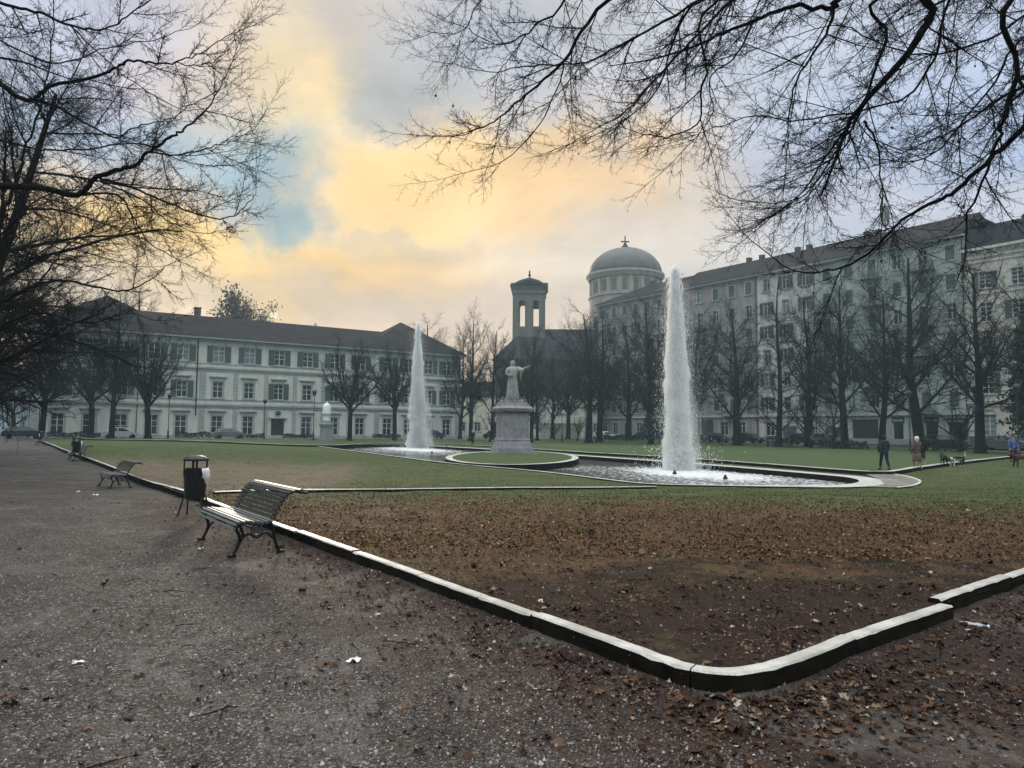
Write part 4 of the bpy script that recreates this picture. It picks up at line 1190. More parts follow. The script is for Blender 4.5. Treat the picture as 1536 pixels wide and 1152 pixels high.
def surround_mesh(w, h, hood):
    key = ('su', round(w, 2), round(h, 2), hood)
    if key not in MESHC:
        mb = MB(); s = .2
        mb.box(-s, 0, -.07, .004, 0, h+s*.8); mb.box(w, w+s, -.07, .004, 0, h+s*.8); mb.box(0, w, -.07, .004, h, h+s*.8)
        mb.box(-s-.1, w+s+.1, -.16, .004, -.16, -.002)
        if hood == 'flat':
            mb.box(-s-.15, w+s+.15, -.14, .004, h+.5, h+.62); mb.box(-s-.3, w+s+.3, -.34, .004, h+.622, h+.76)
        if hood == 'arch':
            n = 8
            for i in range(n):
                a0, a1 = math.pi*(.18+.64*i/n), math.pi*(.18+.64*(i+1)/n)
                R0, R1, cz = w*.72, w*.72+.16, h-.42
                q = lambda a, r: (w/2-math.cos(a)*r, cz+math.sin(a)*r*.95)
                p = [q(a0, R0), q(a1, R0), q(a1, R1), q(a0, R1)]
                mb.quad(*[(x, -.12, z) for x, z in p]); mb.quad((p[3][0], -.12, p[3][1]), (p[2][0], -.12, p[2][1]), (p[2][0], .0, p[2][1]), (p[3][0], .0, p[3][1]))
                mb.quad((p[0][0], .0, p[0][1]), (p[1][0], .0, p[1][1]), (p[1][0], -.12, p[1][1]), (p[0][0], -.12, p[0][1]))
        MESHC[key] = mb.mesh('surround')
    return MESHC[key]
def add_window(bld, x0, x1, z0, z1, style='plain', hood=None, shut=None, trim='trim_left', glass='glass', shutmat='shutter'):
    w, h = x1-x0, z1-z0
    me = frame_mesh(w, h, style)
    if hood and len(me.materials) == 0: pass
    fr = link('window', me, M['frame_white'], bld, (x0, 0, z0))
    pm = pane_mesh(w, h)
    p = link('pane', pm, None, fr)
    if len(pm.materials) == 0: pm.materials.append(M['glass'])
    if glass != 'glass':
        p.material_slots[0].link = 'OBJECT'; p.material_slots[0].material = M[glass]
    if hood is not None:
        sm = surround_mesh(w, h, hood); link('surround', sm, M[trim], fr)
    if shut:
        sh = shutter_mesh(.5*w+.06 if shut == 'open' else w/2, h+.05)
        if len(sh.materials) == 0: sh.materials.append(M[shutmat])
        if shut == 'open':
            link('shutter', sh, None, fr, None, (-.5*w-.10, -.06, -.02)); link('shutter', sh, None, fr, None, (w+.04, -.06, -.02))
        elif shut == 'closed':
            link('shutter', sh, None, fr, None, (-.01, .10, -.02)); link('shutter', sh, None, fr, None, (w/2+.01, .10, -.02))
    return fr
_l = link
def link(name, me, mat=None, parent=None, loc=None, loc2=None):
    return _l(name, me, mat, parent, loc2 if loc2 is not None else loc)
def bld_at(name, label, P, d, cat='building'):
    """d = facade direction (left to right as seen); local x along it, y into the building"""
    return thing(name, label, cat, (P[0], P[1], 0), math.atan2(d[1], d[0]))
# ---- the institute
dI = np.array([.839, .545]); dI /= np.linalg.norm(dI)
PI0 = np.array([-48., 97.])-dI*14.9
I = bld_at('institute_building', 'long pale three storey institute with shuttered windows and a brown hipped roof', PI0, dI)
LI = 61.5; EI = 14.35
cent = [3.1, 6.6, 10.2, 13.9, 17.5, 22.2, 26.45, 30.7, 34.95, 39.2, 43.45, 48.1, 51.8, 55.4, 58.9]
op = []; wins = []
for i, c_ in enumerate(cent):
    if i == 7: op.append((c_-.95, c_+.95, .0, 2.9))
    else: wins.append((c_-.72, c_+.72, .55, 3.2, 'left', 'flat', None, 'glass'))
    bl = i in (5, 6)
    wins.append((c_-.68, c_+.68, 5.75, 8.05, 'left', 'flat', None if i in (5, 6, 8) else 'open', 'glass'))
    wins.append((c_-.75, c_+.75, 10.85, 13.1, 'left', 'arch' if i < 7 else 'none', 'open', 'glass_pale' if bl or i == 4 else 'glass'))
op += [w_[:4] for w_ in wins]
facade(LI, EI-.35, op, depth=14).build('wall', M['wall_left'], I)
for w_ in wins: add_window(I, *w_[:4], style=w_[4], hood=w_[5], shut=w_[6], glass=w_[7])
mb = MB()
mb.box(-.05, LI+.05, -.12, -.002, 0, .45)
for z, hh, dd in ((4.35, .14, .14), (4.62, .30, .26), (5.45, .12, .10), (9.55, .14, .12), (9.85, .26, .24), (10.55, .10, .09), (13.65, .2, .16)):
    mb.box(-dd, LI+dd, -dd, -.002, z, z+hh)
for x in (0.25, 19.75, 24.3, 28.6, 32.8, 37.1, 41.3, 45.9, LI-1.0):
    wq = .8 if x in (0.25, 19.75, 45.9, LI-1.0) else .62
    z = .5
    while z < 4.2: mb.box(x, x+wq, -.08, -.003, z, z+.38); z += .47
    if x not in (24.3, 32.8, 41.3) or True:
        z = 5.65
        while z < 9.3: mb.box(x, x+wq, -.06, -.003, z, z+.38); z += .47
mb.build('moulding', M['trim_left'], I)
mb = MB(); ed = .75
mb.box(-ed, LI+ed, -ed, 14+ed, EI-.30, EI-.02); mb.build('cornice', M['trim_left'], I)
mb = MB()
def hip(mb, x0, x1, y0, y1, z0, z1, inset_x, ridge_y=None):
    ry = (y0+y1)/2 if ridge_y is None else ridge_y
    a, b_, c, d = (x0, y0, z0), (x1, y0, z0), (x1, y1, z0), (x0, y1, z0)
    e, f = (x0+inset_x, ry, z1), (x1-inset_x, ry, z1)
    mb.quad(a, b_, f, e); mb.quad(c, d, e, f); mb.poly((b_, c, f)); mb.poly((d, a, e)); mb.quad(d, c, b_, a)
hip(mb, -ed-.1, LI+ed+.1, -ed-.1, 14+ed+.1, EI, 18.3, 8)
hip(mb, -ed-.12, 17.8, -ed-.12, 14+ed+.12, EI+.02, 20.0, 9.2)
hip(mb, 44.2, LI+ed+.12, -ed-.12, 14+ed+.12, EI+.02, 20.2, 8.9)
rf = mb.build('roof', M['roof'], I)
mb = MB(); mb.box(19.6, 20.4, 5, 6, 16.5, 19.1); mb.box(19.5, 20.5, 4.9, 6.1, 19.1, 19.25); mb.build('chimney', M['brick'], rf)
mb = MB(); mb.box(38, 38.35, 6.9, 7.3, 18.1, 18.7); mb.build('chimney', M['wall_left'], rf)
for x in (19.35, ):
    mb = MB(); mb.tube([(x, -.2, 3.2), (x, -.2, EI-.3)], .09, 8); mb.tube([(x-.5, -.2, 1.0), (x-.5, -.2, 2.2)], .06, 6) if False else None
    mb.build('downpipe', M['lamp_iron'], I)
for x in (1.2, 12.05, LI-.2):
    mb = MB(); mb.tube([(x, -.16, .4), (x, -.16, EI-.3)], .06, 6); mb.build('downpipe', M['lamp_iron'], I)
mb = MB(); mb.box(cent[7]-.9, cent[7]+.9, .18, .25, 0, 2.88); mb.box(cent[7]-.02, cent[7]+.02, .15, .178, 0, 2.88); mb.build('door', M['door'], I)
mb = MB(); mb.box(cent[7]-1.35, cent[7]+1.35, -.3, -.004, 2.95, 3.1); mb.build('door_hood', M['trim_left'], I)
mb = MB()
mb.lathe([(.55, 0), (.55, .1), (.42, .12)], 20); me = mb.mesh('e')
o = link('round_emblem', me, M['trim_left'], I, (cent[7], -.01, 3.75)); o.rotation_euler = (R(90), 0, 0)
mb = MB(); mb.lathe([(.38, 0), (.38, .05), (.1, .09)], 12); e2 = link('emblem_disc', mb.mesh('e2'), M['door'], o, (0, 0, .09))
# ---- the houses on the right
dR = np.array([.595, -.803])              # left to right, coming towards the viewer
Q0 = np.array([55.8, 94.])
def onR(s): return Q0-dR*s                 # s metres to the left of pixel column 1400
FH = 3.85; G0 = 4.3; ER = G0+6*FH
def balcony_mesh(w, d):
    key = ('ba', w, d)
    if key not in MESHC:
        mb = MB(); mb.box(0, w, -d, -.002, -.16, 0); mb.box(0, w, -d, -d+.04, .95, 1.0); mb.box(0, .04, -d+.04, -.01, .95, 1.0); mb.box(w-.04, w, -d+.04, -.01, .95, 1.0)
        n = int(w/.16)
        for i in range(n+1): x = (w-.03)*i/n; mb.box(x, x+.025, -d+.005, -d+.03, 0, .95)
        for k in range(6):
            y = -d+.1+(d-.15)*k/6; mb.box(.005, .03, y, y+.025, 0, .95); mb.box(w-.03, w-.005, y, y+.025, 0, .95)
        for x in (.25, w-.4): mb.box(x, x+.15, -d*.8, -.004, -.4, -.16)
        MESHC[key] = mb.mesh('balcony')
    return MESHC[key]
def house(name, label, sL, sR, wall, eave, bays, roof=True, shut='closed', balc=(), skip=(), seed=1, ww=1.15, wh=2.0, shutmat='shutter', ground=None, hipL=0, ridge=4.0):
    rnd = random.Random(seed)
    P = onR(sL); L = sL-sR
    b = bld_at(name, label, P, dR)
    op = []; wn = []
    for k in range(bays):
        cx = L*(k+.5)/bays
        for f in range(6):
            z = G0+f*FH+.75
            bal = (k, f) in balc or (k in balc)
            h0 = z-.7 if bal else z
            wn.append((cx-ww/2, cx+ww/2, h0, z+wh, f, k, bal))
    gr = ground if ground is not None else [(L*(k+.5)/bays-.7, L*(k+.5)/bays+.7, .9, 3.1, 'w') for k in range(bays)]
    op = [w_[:4] for w_ in wn]+[g[:4] for g in gr]
    facade(L, eave-.3, op, depth=11).build('wall', M[wall], b)
    for x0, x1, z0, z1, f, k, bal in wn:
        s_ = shut if rnd.random() < .6 else (None if rnd.random() < .7 else 'open')
        add_window(b, x0, x1, z0, z1, 'plain', 'none', s_, trim='trim_left', glass='glass_pale' if rnd.random() < .25 else 'glass', shutmat=shutmat)
        if bal:
            bw = 3.0 if L/bays > 3.2 else 2.6
            m_ = balcony_mesh(bw, 1.15)
            link('balcony', m_, [M['plinth']], b, ((x0+x1)/2-bw/2, 0, z0))
    for g in gr:
        x0, x1, z0, z1, kd = g
        if kd == 'w': add_window(b, x0, x1, z0, z1, 'plain', 'none', None, glass='glass_pale' if rnd.random() < .4 else 'glass')
        elif kd == 'roller':
            mb = MB(); mb.box(x0+.003, x1-.003, .15, .2, z0, z1-.6)
            for i in range(int((z1-z0-.6)/.12)): mb.box(x0+.02, x1-.02, .13, .149, z0+.12*i, z0+.12*i+.08)
            mb.build('roller_shutter', M['shutter'], b)
            mb = MB(); mb.box(x0+.003, x1-.003, .1, .2, z1-.6, z1-.003); mb.build('shutter_box', M['frame_white'], b)
        elif kd == 'door':
            mb = MB(); mb.box(x0+.003, x1-.003, .2, .25, z0, z1-.003); mb.box((x0+x1)/2-.03, (x0+x1)/2+.03, .17, .199, z0, z1-.01)
            for dx in (.2, .8):
                xx = x0+(x1-x0)*dx-.15
                mb.box(xx, xx+.3, .18, .199, z0+.5, z0+1.6)
            mb.build('door', M['door'], b)
    mb = MB(); mb.box(-.002, L+.002, -.10, -.002, 0, .8); mb.build('plinth', M['plinth'], b)
    for z0_, z1_, dd in ((G0-.28, G0-.02, .28), (G0+FH*3-.1, G0+FH*3+.1, .12)):
        mb = MB(); mb.box(-.02, L+.02, -dd, -.002, z0_, z1_); mb.build('string_course', M['trim_left'], b)
    mb = MB(); mb.box(-.1, L+.1, -.6, 11.5, eave-.30, eave-.02); mb.build('cornice', M['trim_left'] if wall != 'wall_b' else M['frame_white'], b)
    if roof:
        mb = MB()
        if hipL: 
            a0, b0, c0, d0 = (-.7, -.75, eave), (L, -.75, eave), (L, 12, eave), (-.7, 12, eave)
            e0, f0 = (hipL, 5.6, eave+ridge), (L, 5.6, eave+ridge)
            mb.quad(a0, b0, f0, e0); mb.quad(c0, d0, e0, f0); mb.poly((d0, a0, e0)); mb.poly((b0, c0, f0)); mb.quad(d0, c0, b0, a0)
        else: hip(mb, -.01, L+.01, -.75, 12, eave, eave+ridge, .02)
        rf = mb.build('roof', M['roof'], b)
        for k in range(2):
            x = L*rnd.uniform(.15, .85); m2 = MB(); m2.box(x, x+.7, 5, 5.8, eave+ridge-1, eave+ridge+.45); m2.box(x-.06, x+.76, 4.95, 5.85, eave+ridge+.45, eave+ridge+.55)
            m2.build('chimney', M['brick'], rf)
    mb = MB(); mb.tube([(L-.25, -.12, .8), (L-.25, -.12, eave-.3)], .07, 6); mb.build('downpipe', M['lamp_iron'], b)
    return b
hA = house('apartment_house', 'tan apartment house under the dome, at the far end of the right hand row', 64, 43, 'wall_a', ER, 7, seed=3, hipL=9, ridge=3.6, balc=((2, 1), (2, 2), (2, 3), (5, 1), (5, 3), (5, 4)),
           ground=[(1.2, 2.6, .9, 3.2, 'w'), (4.2, 5.6, .9, 3.2, 'w'), (7.4, 9.0, 0, 3.1, 'door'), (10.6, 12, .9, 3.2, 'w'), (13.6, 15, .9, 3.2, 'w'), (16.5, 18, .9, 3.2, 'w')])
hB = house('apartment_house', 'brownish grey apartment house behind the nearer water jet', 42.98, 26.4, 'wall_a', ER, 5, seed=4, balc=((1, 1), (1, 2), (1, 4), (3, 0), (3, 2), (3, 3)), shutmat='shutter_brown',
           ground=[(1.5, 3.1, 1.0, 3.2, 'w'), (5.0, 7.6, 0, 3.6, 'door'), (9.0, 10.6, 1.0, 3.2, 'w'), (12.5, 14, 1.0, 3.2, 'w')])
hB2 = house('apartment_house', 'pinkish white apartment house behind the narrow straight tree', 26.38, 16.2, 'wall_b', ER, 3, seed=6, shut='open', balc=(),
           ground=[(1.2, 2.8, 1.0, 3.2, 'w'), (4.2, 6.6, 0, 3.2, 'roller'), (7.6, 9.6, 0, 3.2, 'roller')])
hC = house('apartment_house', 'grey green apartment house with dark balconies above three dark shopfronts', 16.18, -4.3, 'wall_c', ER, 6, seed=7, balc=((0, 1), (0, 2), (0, 3), (0, 4), (2, 1), (2, 2), (2, 4), (2, 5), (4, 0), (4, 2), (4, 3), (4, 5)),
           ground=[(1.0, 3.4, 0, 3.0, 'roller'), (5.2, 8.9, 0, 3.5, 'door'), (11.0, 12.3, 0, 3.2, 'shop'), (15.2, 16.7, 0, 3.2, 'shop'), (18.0, 20.1, 0, 3.1, 'shop')])
def text_mesh(s, size, depth=.02):
    cu = bpy.data.curves.new('lettering', 'FONT'); cu.body = s; cu.size = size; cu.extrude = depth; cu.align_x = 'CENTER'
    o = bpy.data.objects.new('tmp', cu); C.objects.link(o)
    dg = bpy.context.evaluated_depsgraph_get()
    me = bpy.data.meshes.new_from_object(o.evaluated_get(dg)); bpy.data.objects.remove(o)
    return me
M['sign_dark'] = simple('dark_sign_board', (.012, .016, .02), .4)
M['sign_letter'] = simple('pale_sign_letter', (.6, .62, .62), .5)
M['shop_dark'] = simple('dark_shop_interior', (.008, .01, .014), .15)
for x0, x1, word, logo in ((11.0, 12.3, 'Cornici', 0), (15.2, 16.7, 'accessori', 0), (18.0, 20.1, 'Estetica', 1)):
    mb = MB(); mb.box(x0-.15, x1+.15, -.14, -.003, 3.0 if x0 < 17 else 2.9, 3.75 if x0 < 17 else 3.6)
    sg = mb.build('shop_sign', M['sign_dark'], hC)
    tm = text_mesh(word, .42 if x0 < 17 else .34); o = link('lettering', tm, M['sign_letter'], sg, ((x0+x1)/2+(.2 if logo else 0), -.16, 3.2 if x0 < 17 else 3.1)); o.rotation_euler = (R(90), 0, 0)
    if logo:
        mb = MB(); mb.poly([(x0-.02, -.17, 3.1), (x0+.3, -.17, 3.1), (x0+.34, -.17, 3.5), (x0+.18, -.17, 3.3), (x0-.02, -.17, 3.25)]); mb.build('logo', M['sign_letter'], sg)
    mb = MB(); mb.box(x0+.004, x1-.004, .2, .24, 0, 3.0)
    for xx in (x0+.06, (x0+x1)/2, x1-.1): mb.box(xx, xx+.05, .15, .198, 0, 3.0)
    mb.build('shop_window', M['shop_dark'], hC)
# cream house with dormers
LD = 30.0
D_ = bld_at('cream_house', 'cream house with cornices and mansard dormers at the right edge', onR(-4.32), dR)
op = []; wn = []
nb = 8
for k in range(nb):
    cx = 2.2+3.55*k
    op.append((cx-.75, cx+.75, 1.4, 4.0))
    for z, hh in ((6.6, 2.6), (11.4, 2.5), (15.8, 2.3), (20.0, 2.0)): wn.append((cx-.65, cx+.65, z, z+hh))
ED = 25.2
facade(LD, ED-.4, op+[w_ for w_ in wn], depth=12).build('wall', M['wall_d'], D_)
for k, w_ in enumerate(wn): add_window(D_, *w_, style='tall', hood='flat' if k % 4 in (0, 1) else 'none', shut=None if k % 3 else 'open', trim='wall_d')
for w_ in op: add_window(D_, *w_, style='tall', hood='arch', shut=None, trim='wall_d', glass='glass_pale')
mb = MB(); mb.box(-.02, LD, -.14, -.002, 0, 1.25); mb.build('plinth', M['plinth_blue'], D_)
mb = MB()
for z, hh, dd in ((1.3, .14, .2), (5.0, .2, .16), (5.4, .22, .34), (10.3, .3, .2), (19.2, .2, .12), (23.3, .16, .12), (23.9, .2, .2), (24.85, .33, .6)): mb.box(-dd*.5, LD, -dd, -.003, z, z+hh)
for k in range(30): mb.box(.4+k, .62+k, -.4, -.004, 24.45, 24.82)
mb.build('cornice', M['wall_d'], D_)
mb = MB(); mb.quad((0, -.35, ED), (LD, -.35, ED), (LD, 1.6, ED+3.2), (0, 1.6, ED+3.2)); mb.quad((0, 1.6, ED+3.2), (LD, 1.6, ED+3.2), (LD, 6, ED+4.2), (0, 6, ED+4.2))
mb.quad((0, 11, ED), (0, 6, ED+4.2), (LD, 6, ED+4.2), (LD, 11, ED)); mb.poly([(0, -.35, ED), (0, 1.6, ED+3.2), (0, 6, ED+4.2), (0, 11, ED)]); mb.poly([(LD, -.35, ED), (LD, 11, ED), (LD, 6, ED+4.2), (LD, 1.6, ED+3.2)])
rfD = mb.build('roof', M['roof_dark'], D_)
for k in range(5):
    x = 2.2+5.3*k
    mb = MB(); mb.box(x-.85, x-.62, 0, 2.6, ED+.3, ED+2.9); mb.box(x+.62, x+.85, 0, 2.6, ED+.3, ED+2.9); mb.box(x-.62, x+.62, .06, .12, ED+.3, ED+2.9)
    mb.poly([(x-1.15, -.25, ED+2.9), (x+1.15, -.25, ED+2.9), (x, -.25, ED+3.9)]); mb.quad((x-1.15, -.25, ED+2.9), (x, -.25, ED+3.9), (x, 4.4, ED+3.9), (x-1.15, 3, ED+2.9)); mb.quad((x, -.25, ED+3.9), (x+1.15, -.25, ED+2.9), (x+1.15, 3, ED+2.9), (x, 4.4, ED+3.9))
    mb.quad((x-1.15, -.25, ED+2.9), (x-1.15, 3, ED+2.9), (x+1.15, 3, ED+2.9), (x+1.15, -.25, ED+2.9))
    dm = mb.build('dormer', M['roof_dark'], rfD)
    add_window(D_, x-.6, x+.6, ED+.5, ED+2.75, 'plain', None, None, glass='glass_pale')
# mobile mast on the long roof
p = onR(8.2)+np.array([.803, .595])*5.6
mst = thing('antenna_mast', 'slim phone mast with upright panels on the long brown roof', 'antenna', (p[0], p[1], ER+3.9))
zt = at(1302, 308, p[1]).z-(ER+3.9)
mb = MB(); mb.tube([(0, 0, -.3), (0, 0, zt)], .11, 8); mb.build('pole', M['metal_grey'], mst)
for dx in (-.42, .38): 
    mb = MB(); mb.box(dx-.16, dx+.16, -.12, .12, zt-2.9, zt-.1); mb.box(min(dx, 0), max(dx, 0), -.03, .03, zt-2.2, zt-2.1); mb.box(min(dx, 0), max(dx, 0), -.03, .03, zt-.8, zt-.7); mb.build('panel', M['plinth'], mst)
# ---- church: nave, dome, bell tower
def lathe_thing(): pass
Yd = 178.0; cd = at(938, 600, Yd)
ch = thing('domed_church', 'church with a grey lead dome on a pale round drum and a cross on top', 'church', (cd.x, Yd, 0))
zE = at(938, 414, Yd).z; zT = at(938, 373, Yd).z; rd = 54/F*Yd
mb = MB(); mb.lathe([(rd*1.0, zE-14), (rd*1.0, zE-6.2), (rd*1.03, zE-6.1), (rd*1.03, zE-5.7), (rd*.97, zE-5.6), (rd*.97, zE-1.6), (rd*1.03, zE-1.5), (rd*1.07, zE-.7), (rd*1.09, zE-.6), (rd*1.09, zE), (rd*1.0, zE+.05)], 56)
for k in range(20):
    a = 2*math.pi*k/20; mtx = Matrix.Rotation(a, 4, 'Z')
    mb.box(rd*.97, rd*1.0, -.35, .35, zE-5.6, zE-1.6, mtx)
mb.build('drum', M['drum'], ch)
for k in range(20):
    a = 2*math.pi*(k+.5)/20; mtx = Matrix.Rotation(a, 4, 'Z')
    mb = MB(); mb.box(rd*.965, rd*.985, -.55, .55, zE-5, zE-2.3, mtx)
    mb.build('niche', M['tower'], ch)
prof = [(rd*1.02*math.cos(t), zE+.05+(zT-zE)*math.sin(t)) for t in [R(90)*i/14 for i in range(14)]]+[(.5, zT)]
mb = MB(); mb.lathe(prof, 64, fn=lambda r, z, t: r*(1+.006*math.cos(t*24)));
dmo = mb.build('dome', M['dome'], ch, True)
zX = at(938, 355, Yd).z
mb = MB(); mb.lathe([(1.5, zT-.5), (1.0, zT+.2), (.35, zT+1.2), (.2, zT+1.6)], 16); mb.box(-.13, .13, -.13, .13, zT+1.5, zX); mb.box(-.85, .85, -.12, .12, zX-1.45, zX-1.15)
for x, z in ((-.9, zX-1.3), (.9, zX-1.3), (0, zX)): mb.lathe([(.05, z-.22), (.24, z), (.05, z+.22)], 8, (x, 0))
mb.build('cross', M['roof_dark'], ch)
mb = MB(); mb.box(-rd, rd, -rd*1.0, rd*1.2, 0, zE-12); mb.build('wall', M['brick'], ch)
# nave with its gabled roof between the tower and the apartment row
Yn = 150.0
pn = at(700, 600, Yn); pe = at(905, 600, Yn)
mb = MB(); x0, x1 = at(742, 600, Yn).x-cd.x, at(912, 600, Yn).x-cd.x; y0, y1 = Yn-Yd, Yn-Yd+22
zn = at(800, 540, Yn).z; zr = at(850, 494, Yn+9).z
mb.box(x0, x1, y0, y1, 0, zn); mb.build('nave_wall', M['brick'], ch)
mb = MB(); a_, b_, c_, d_2 = (x0-.6, y0-.6, zn), (x1, y0-.6, zn), (x1, y1, zn), (x0-.6, y1, zn)
e_, f2_ = (x0+6.2, y0+9, zr), (x1, y0+9, zr)
mb.quad(a_, b_, f2_, e_); mb.quad(c_, d_2, e_, f2_); mb.poly((d_2, a_, e_)); mb.poly((b_, c_, f2_)); mb.quad(d_2, c_, b_, a_); mb.build('nave_roof', M['roof_dark'], ch)
for k in range(5):
    xx = x0+2+(x1-x0-4)*k/4; mb = MB(); mb.box(xx-.7, xx+.7, y0-.05, y0-.005, zn-6, zn-2.2); mb.build('window', M['glass'], ch)
# bell tower
Yt = 160.0; ct = at(793, 600, Yt); W = 24/F*Yt
tw = thing('bell_tower', 'square stone bell tower with open twin arches and a low tiled cap', 'tower', (ct.x, Yt, 0), R(-3))
zb = at(793, 493, Yt).z; zc = at(793, 444, Yt).z; ze = at(793, 434, Yt).z; za_ = at(793, 416, Yt).z
mb = MB(); mb.box(-W, W, -W, W, 0, zb)
# belfry: corner piers, middle piers, spandrels with arches
pw = W*.38; mp = W*.24
for sx in (-1, 1):
    for sy in (-1, 1):
        mb.box(min(sx*W, sx*(W-pw)), max(sx*W, sx*(W-pw)), min(sy*W, sy*(W-pw)), max(sy*W, sy*(W-pw)), zb, zc-.02)
for s_ in (-1, 1):
    mb.box(-mp, mp, min(s_*W, s_*(W-pw))+.05, max(s_*W, s_*(W-pw))-.05, zb, zc-.02); mb.box(min(s_*W, s_*(W-pw))+.05, max(s_*W, s_*(W-pw))-.05, -mp, mp, zb, zc-.02)
aw = (W-pw-mp)/2; ac = mp+aw; zs = zc-1.6-aw
for face in range(4):
    mtx = Matrix.Rotation(face*math.pi/2, 4, 'Z')
    for s_ in (-1, 1):
        cx0 = s_*ac; N_ = 10
        for i in range(N_):
            a0, a1 = math.pi*i/N_, math.pi*(i+1)/N_
            xa, xb = cx0-math.cos(a0)*aw, cx0-math.cos(a1)*aw; z_a, z_b = zs+math.sin(a0)*aw, zs+math.sin(a1)*aw
            pts = [(xa, -W+.03, z_a), (xb, -W+.03, z_b), (xb, -W+.03, zc-.02), (xa, -W+.03, zc-.02)]
            bk = [(x, -W+pw-.06, z) for x, _, z in pts]
            mb.quad(*[tuple(mtx @ V3(q)) for q in pts]); mb.quad(*[tuple(mtx @ V3(q)) for q in bk[::-1]])
            mb.quad(*[tuple(mtx @ V3(q)) for q in (pts[0], bk[0], bk[1], pts[1])])
mb.build('shaft', M['tower'], tw)
mb = MB(); mb.box(-W*1.06, W*1.06, -W*1.06, W*1.06, zc-.02, zc+.35); mb.box(-W*1.0, W*1.0, -W*1.0, W*1.0, zc+.35, ze-.35); mb.box(-W*1.12, W*1.12, -W*1.12, W*1.12, ze-.35, ze)
mb.box(-W*1.05, W*1.05, -W*1.05, W*1.05, zb-.4, zb-.02) if False else None
mb.build('entablature', M['tower'], tw)
mb = MB(); q = W*1.17; zm = ze+(za_-ze)*.62
P4 = [(-q, -q, ze), (q, -q, ze), (q, q, ze), (-q, q, ze)]; S4 = [(-q*.5, -q*.5, zm), (q*.5, -q*.5, zm), (q*.5, q*.5, zm), (-q*.5, q*.5, zm)]
for i in range(4): j = (i+1) % 4; mb.quad(P4[i], P4[j], S4[j], S4[i]); mb.poly((S4[i], S4[j], (0, 0, za_)))
mb.quad(*P4[::-1])
for face in range(4):
    mtx = Matrix.Rotation(face*math.pi/2, 4, 'Z')
    t0 = [(-q*.98, -q*1.0, ze+.02), (q*.98, -q*1.0, ze+.02), (0, -q*1.0, ze+W*.42), (0, -q*.35, ze+W*.42)]
    mb.poly([tuple(mtx @ V3(v)) for v in t0[:3]]); mb.poly([tuple(mtx @ V3(v)) for v in (t0[1], t0[3], t0[2])]); mb.poly([tuple(mtx @ V3(v)) for v in (t0[0], t0[2], t0[3])])
mb.build('roof', M['roof_dark'], tw)
mb = MB(); mb.lathe([(.3, za_-.4), (.12, za_+.1), (.35, za_+.5), (.12, za_+.9), (.22, za_+1.2), (.02, za_+1.7)], 10); mb.build('finial', M['roof_dark'], tw)
mb = MB(); mb.lathe([(.05, zs+1.0), (.35, zs+.9), (.45, zs+.2), (.8, zs-.5), (.82, zs-.6)], 14, (ac*.95, .0)); mb.tube([(-W+pw, 0, zs+1.05), (W-pw, 0, zs+1.05)], .1, 6); mb.build('bell', M['roof_dark'], tw)
# low buildings between the institute and the apartment row
def low_house(name, label, px0, px1, Y, ztop, wall, wins, roofh=1.6, depth=8, Y2=None):
    a_ = at(px0, 655, Y); b_ = at(px1, 655, Y2 or Y)
    d = np.array([b_.x-a_.x, b_.y-a_.y]); L = np.linalg.norm(d); d /= L
    h = bld_at(name, label, (a_.x, a_.y), d, 'house')
    op = [(L*t-w_/2, L*t+w_/2, z0, z1) for t, w_, z0, z1 in wins]
    facade(L, ztop, op, depth=depth).build('wall', M[wall], h)
    for o_ in op: add_window(h, *o_, style='plain', hood='none', glass='glass' )
    mb = MB(); mb.box(-.02, L+.02, -.12, -.003, ztop-.35, ztop-.1)
    mb.box(-.01, L+.01, -.08, -.003, 0, .5); mb.build('moulding', M['trim_left'], h)
    mb = MB(); hip(mb, -.4, L+.4, -.4, depth+.4, ztop+.01, ztop+roofh, min(3, L/3)); mb.build('roof', M['roof'], h)
    return h
low_house('low_house', 'low cream wing with a hipped roof behind the clump left of the robed statue', 676, 790, 140, 8.3, 'wall_cream', [(.15, 1.2, 1.2, 3), (.35, 1.2, 1.2, 3), (.6, 1.2, 1.2, 3), (.82, 1.2, 1.2, 3), (.25, 1.1, 4.8, 6.6), (.6, 1.1, 4.8, 6.6)], 3.0)
low_house('low_house', 'low pale house with dark windows behind the two young staked trees', 794, 876, 134, 8.2, 'wall_cream', [(.13, 1.3, 2.6, 5), (.33, 1.3, .9, 2.9), (.62, 1.3, .9, 2.9), (.8, 1.3, .9, 2.9), (.5, 1.1, 5, 6.6), (.8, 1.1, 5, 6.6)], 2.4)
low_house('low_house', 'tall narrow cream house at the foot of the tan apartment house', 876, 902, 140, 12.5, 'wall_cream', [(.3, 1.1, 1, 3), (.7, 1.1, 1, 3), (.3, 1.1, 5, 6.8), (.7, 1.1, 5, 6.8), (.3, 1.1, 8.6, 10.4), (.7, 1.1, 8.6, 10.4)], 2)
low_house('blue_house', 'pale blue house in the haze at the far left end of the path', -60, 48, 128, 9.0, 'wall_blue', [(.1, 1.2, 1, 3), (.25, 1.2, 1, 3), (.4, 1.2, 1, 3), (.55, 1.2, 1, 3), (.7, 1.2, 1, 3), (.88, 1.2, 1, 3), (.25, 1.2, 5, 7), (.55, 1.2, 5, 7), (.7, 1.2, 5, 7), (.88, 1.2, 5, 7)], 2.5, Y2=112)
mb = MB(); a_ = at(806, 655, 122); b_ = at(872, 655, 118)
gw = bld_at('garden_wall', 'low pale banded garden wall behind the staked young trees', (a_.x, a_.y), np.array([b_.x-a_.x, b_.y-a_.y]), 'wall')
Lw = math.hypot(b_.x-a_.x, b_.y-a_.y); mb.box(0, Lw, 0, .3, 0, 2.6)
for z in (.6, 1.2, 1.8): mb.box(.01, Lw-.01, -.05, -.002, z, z+.35)
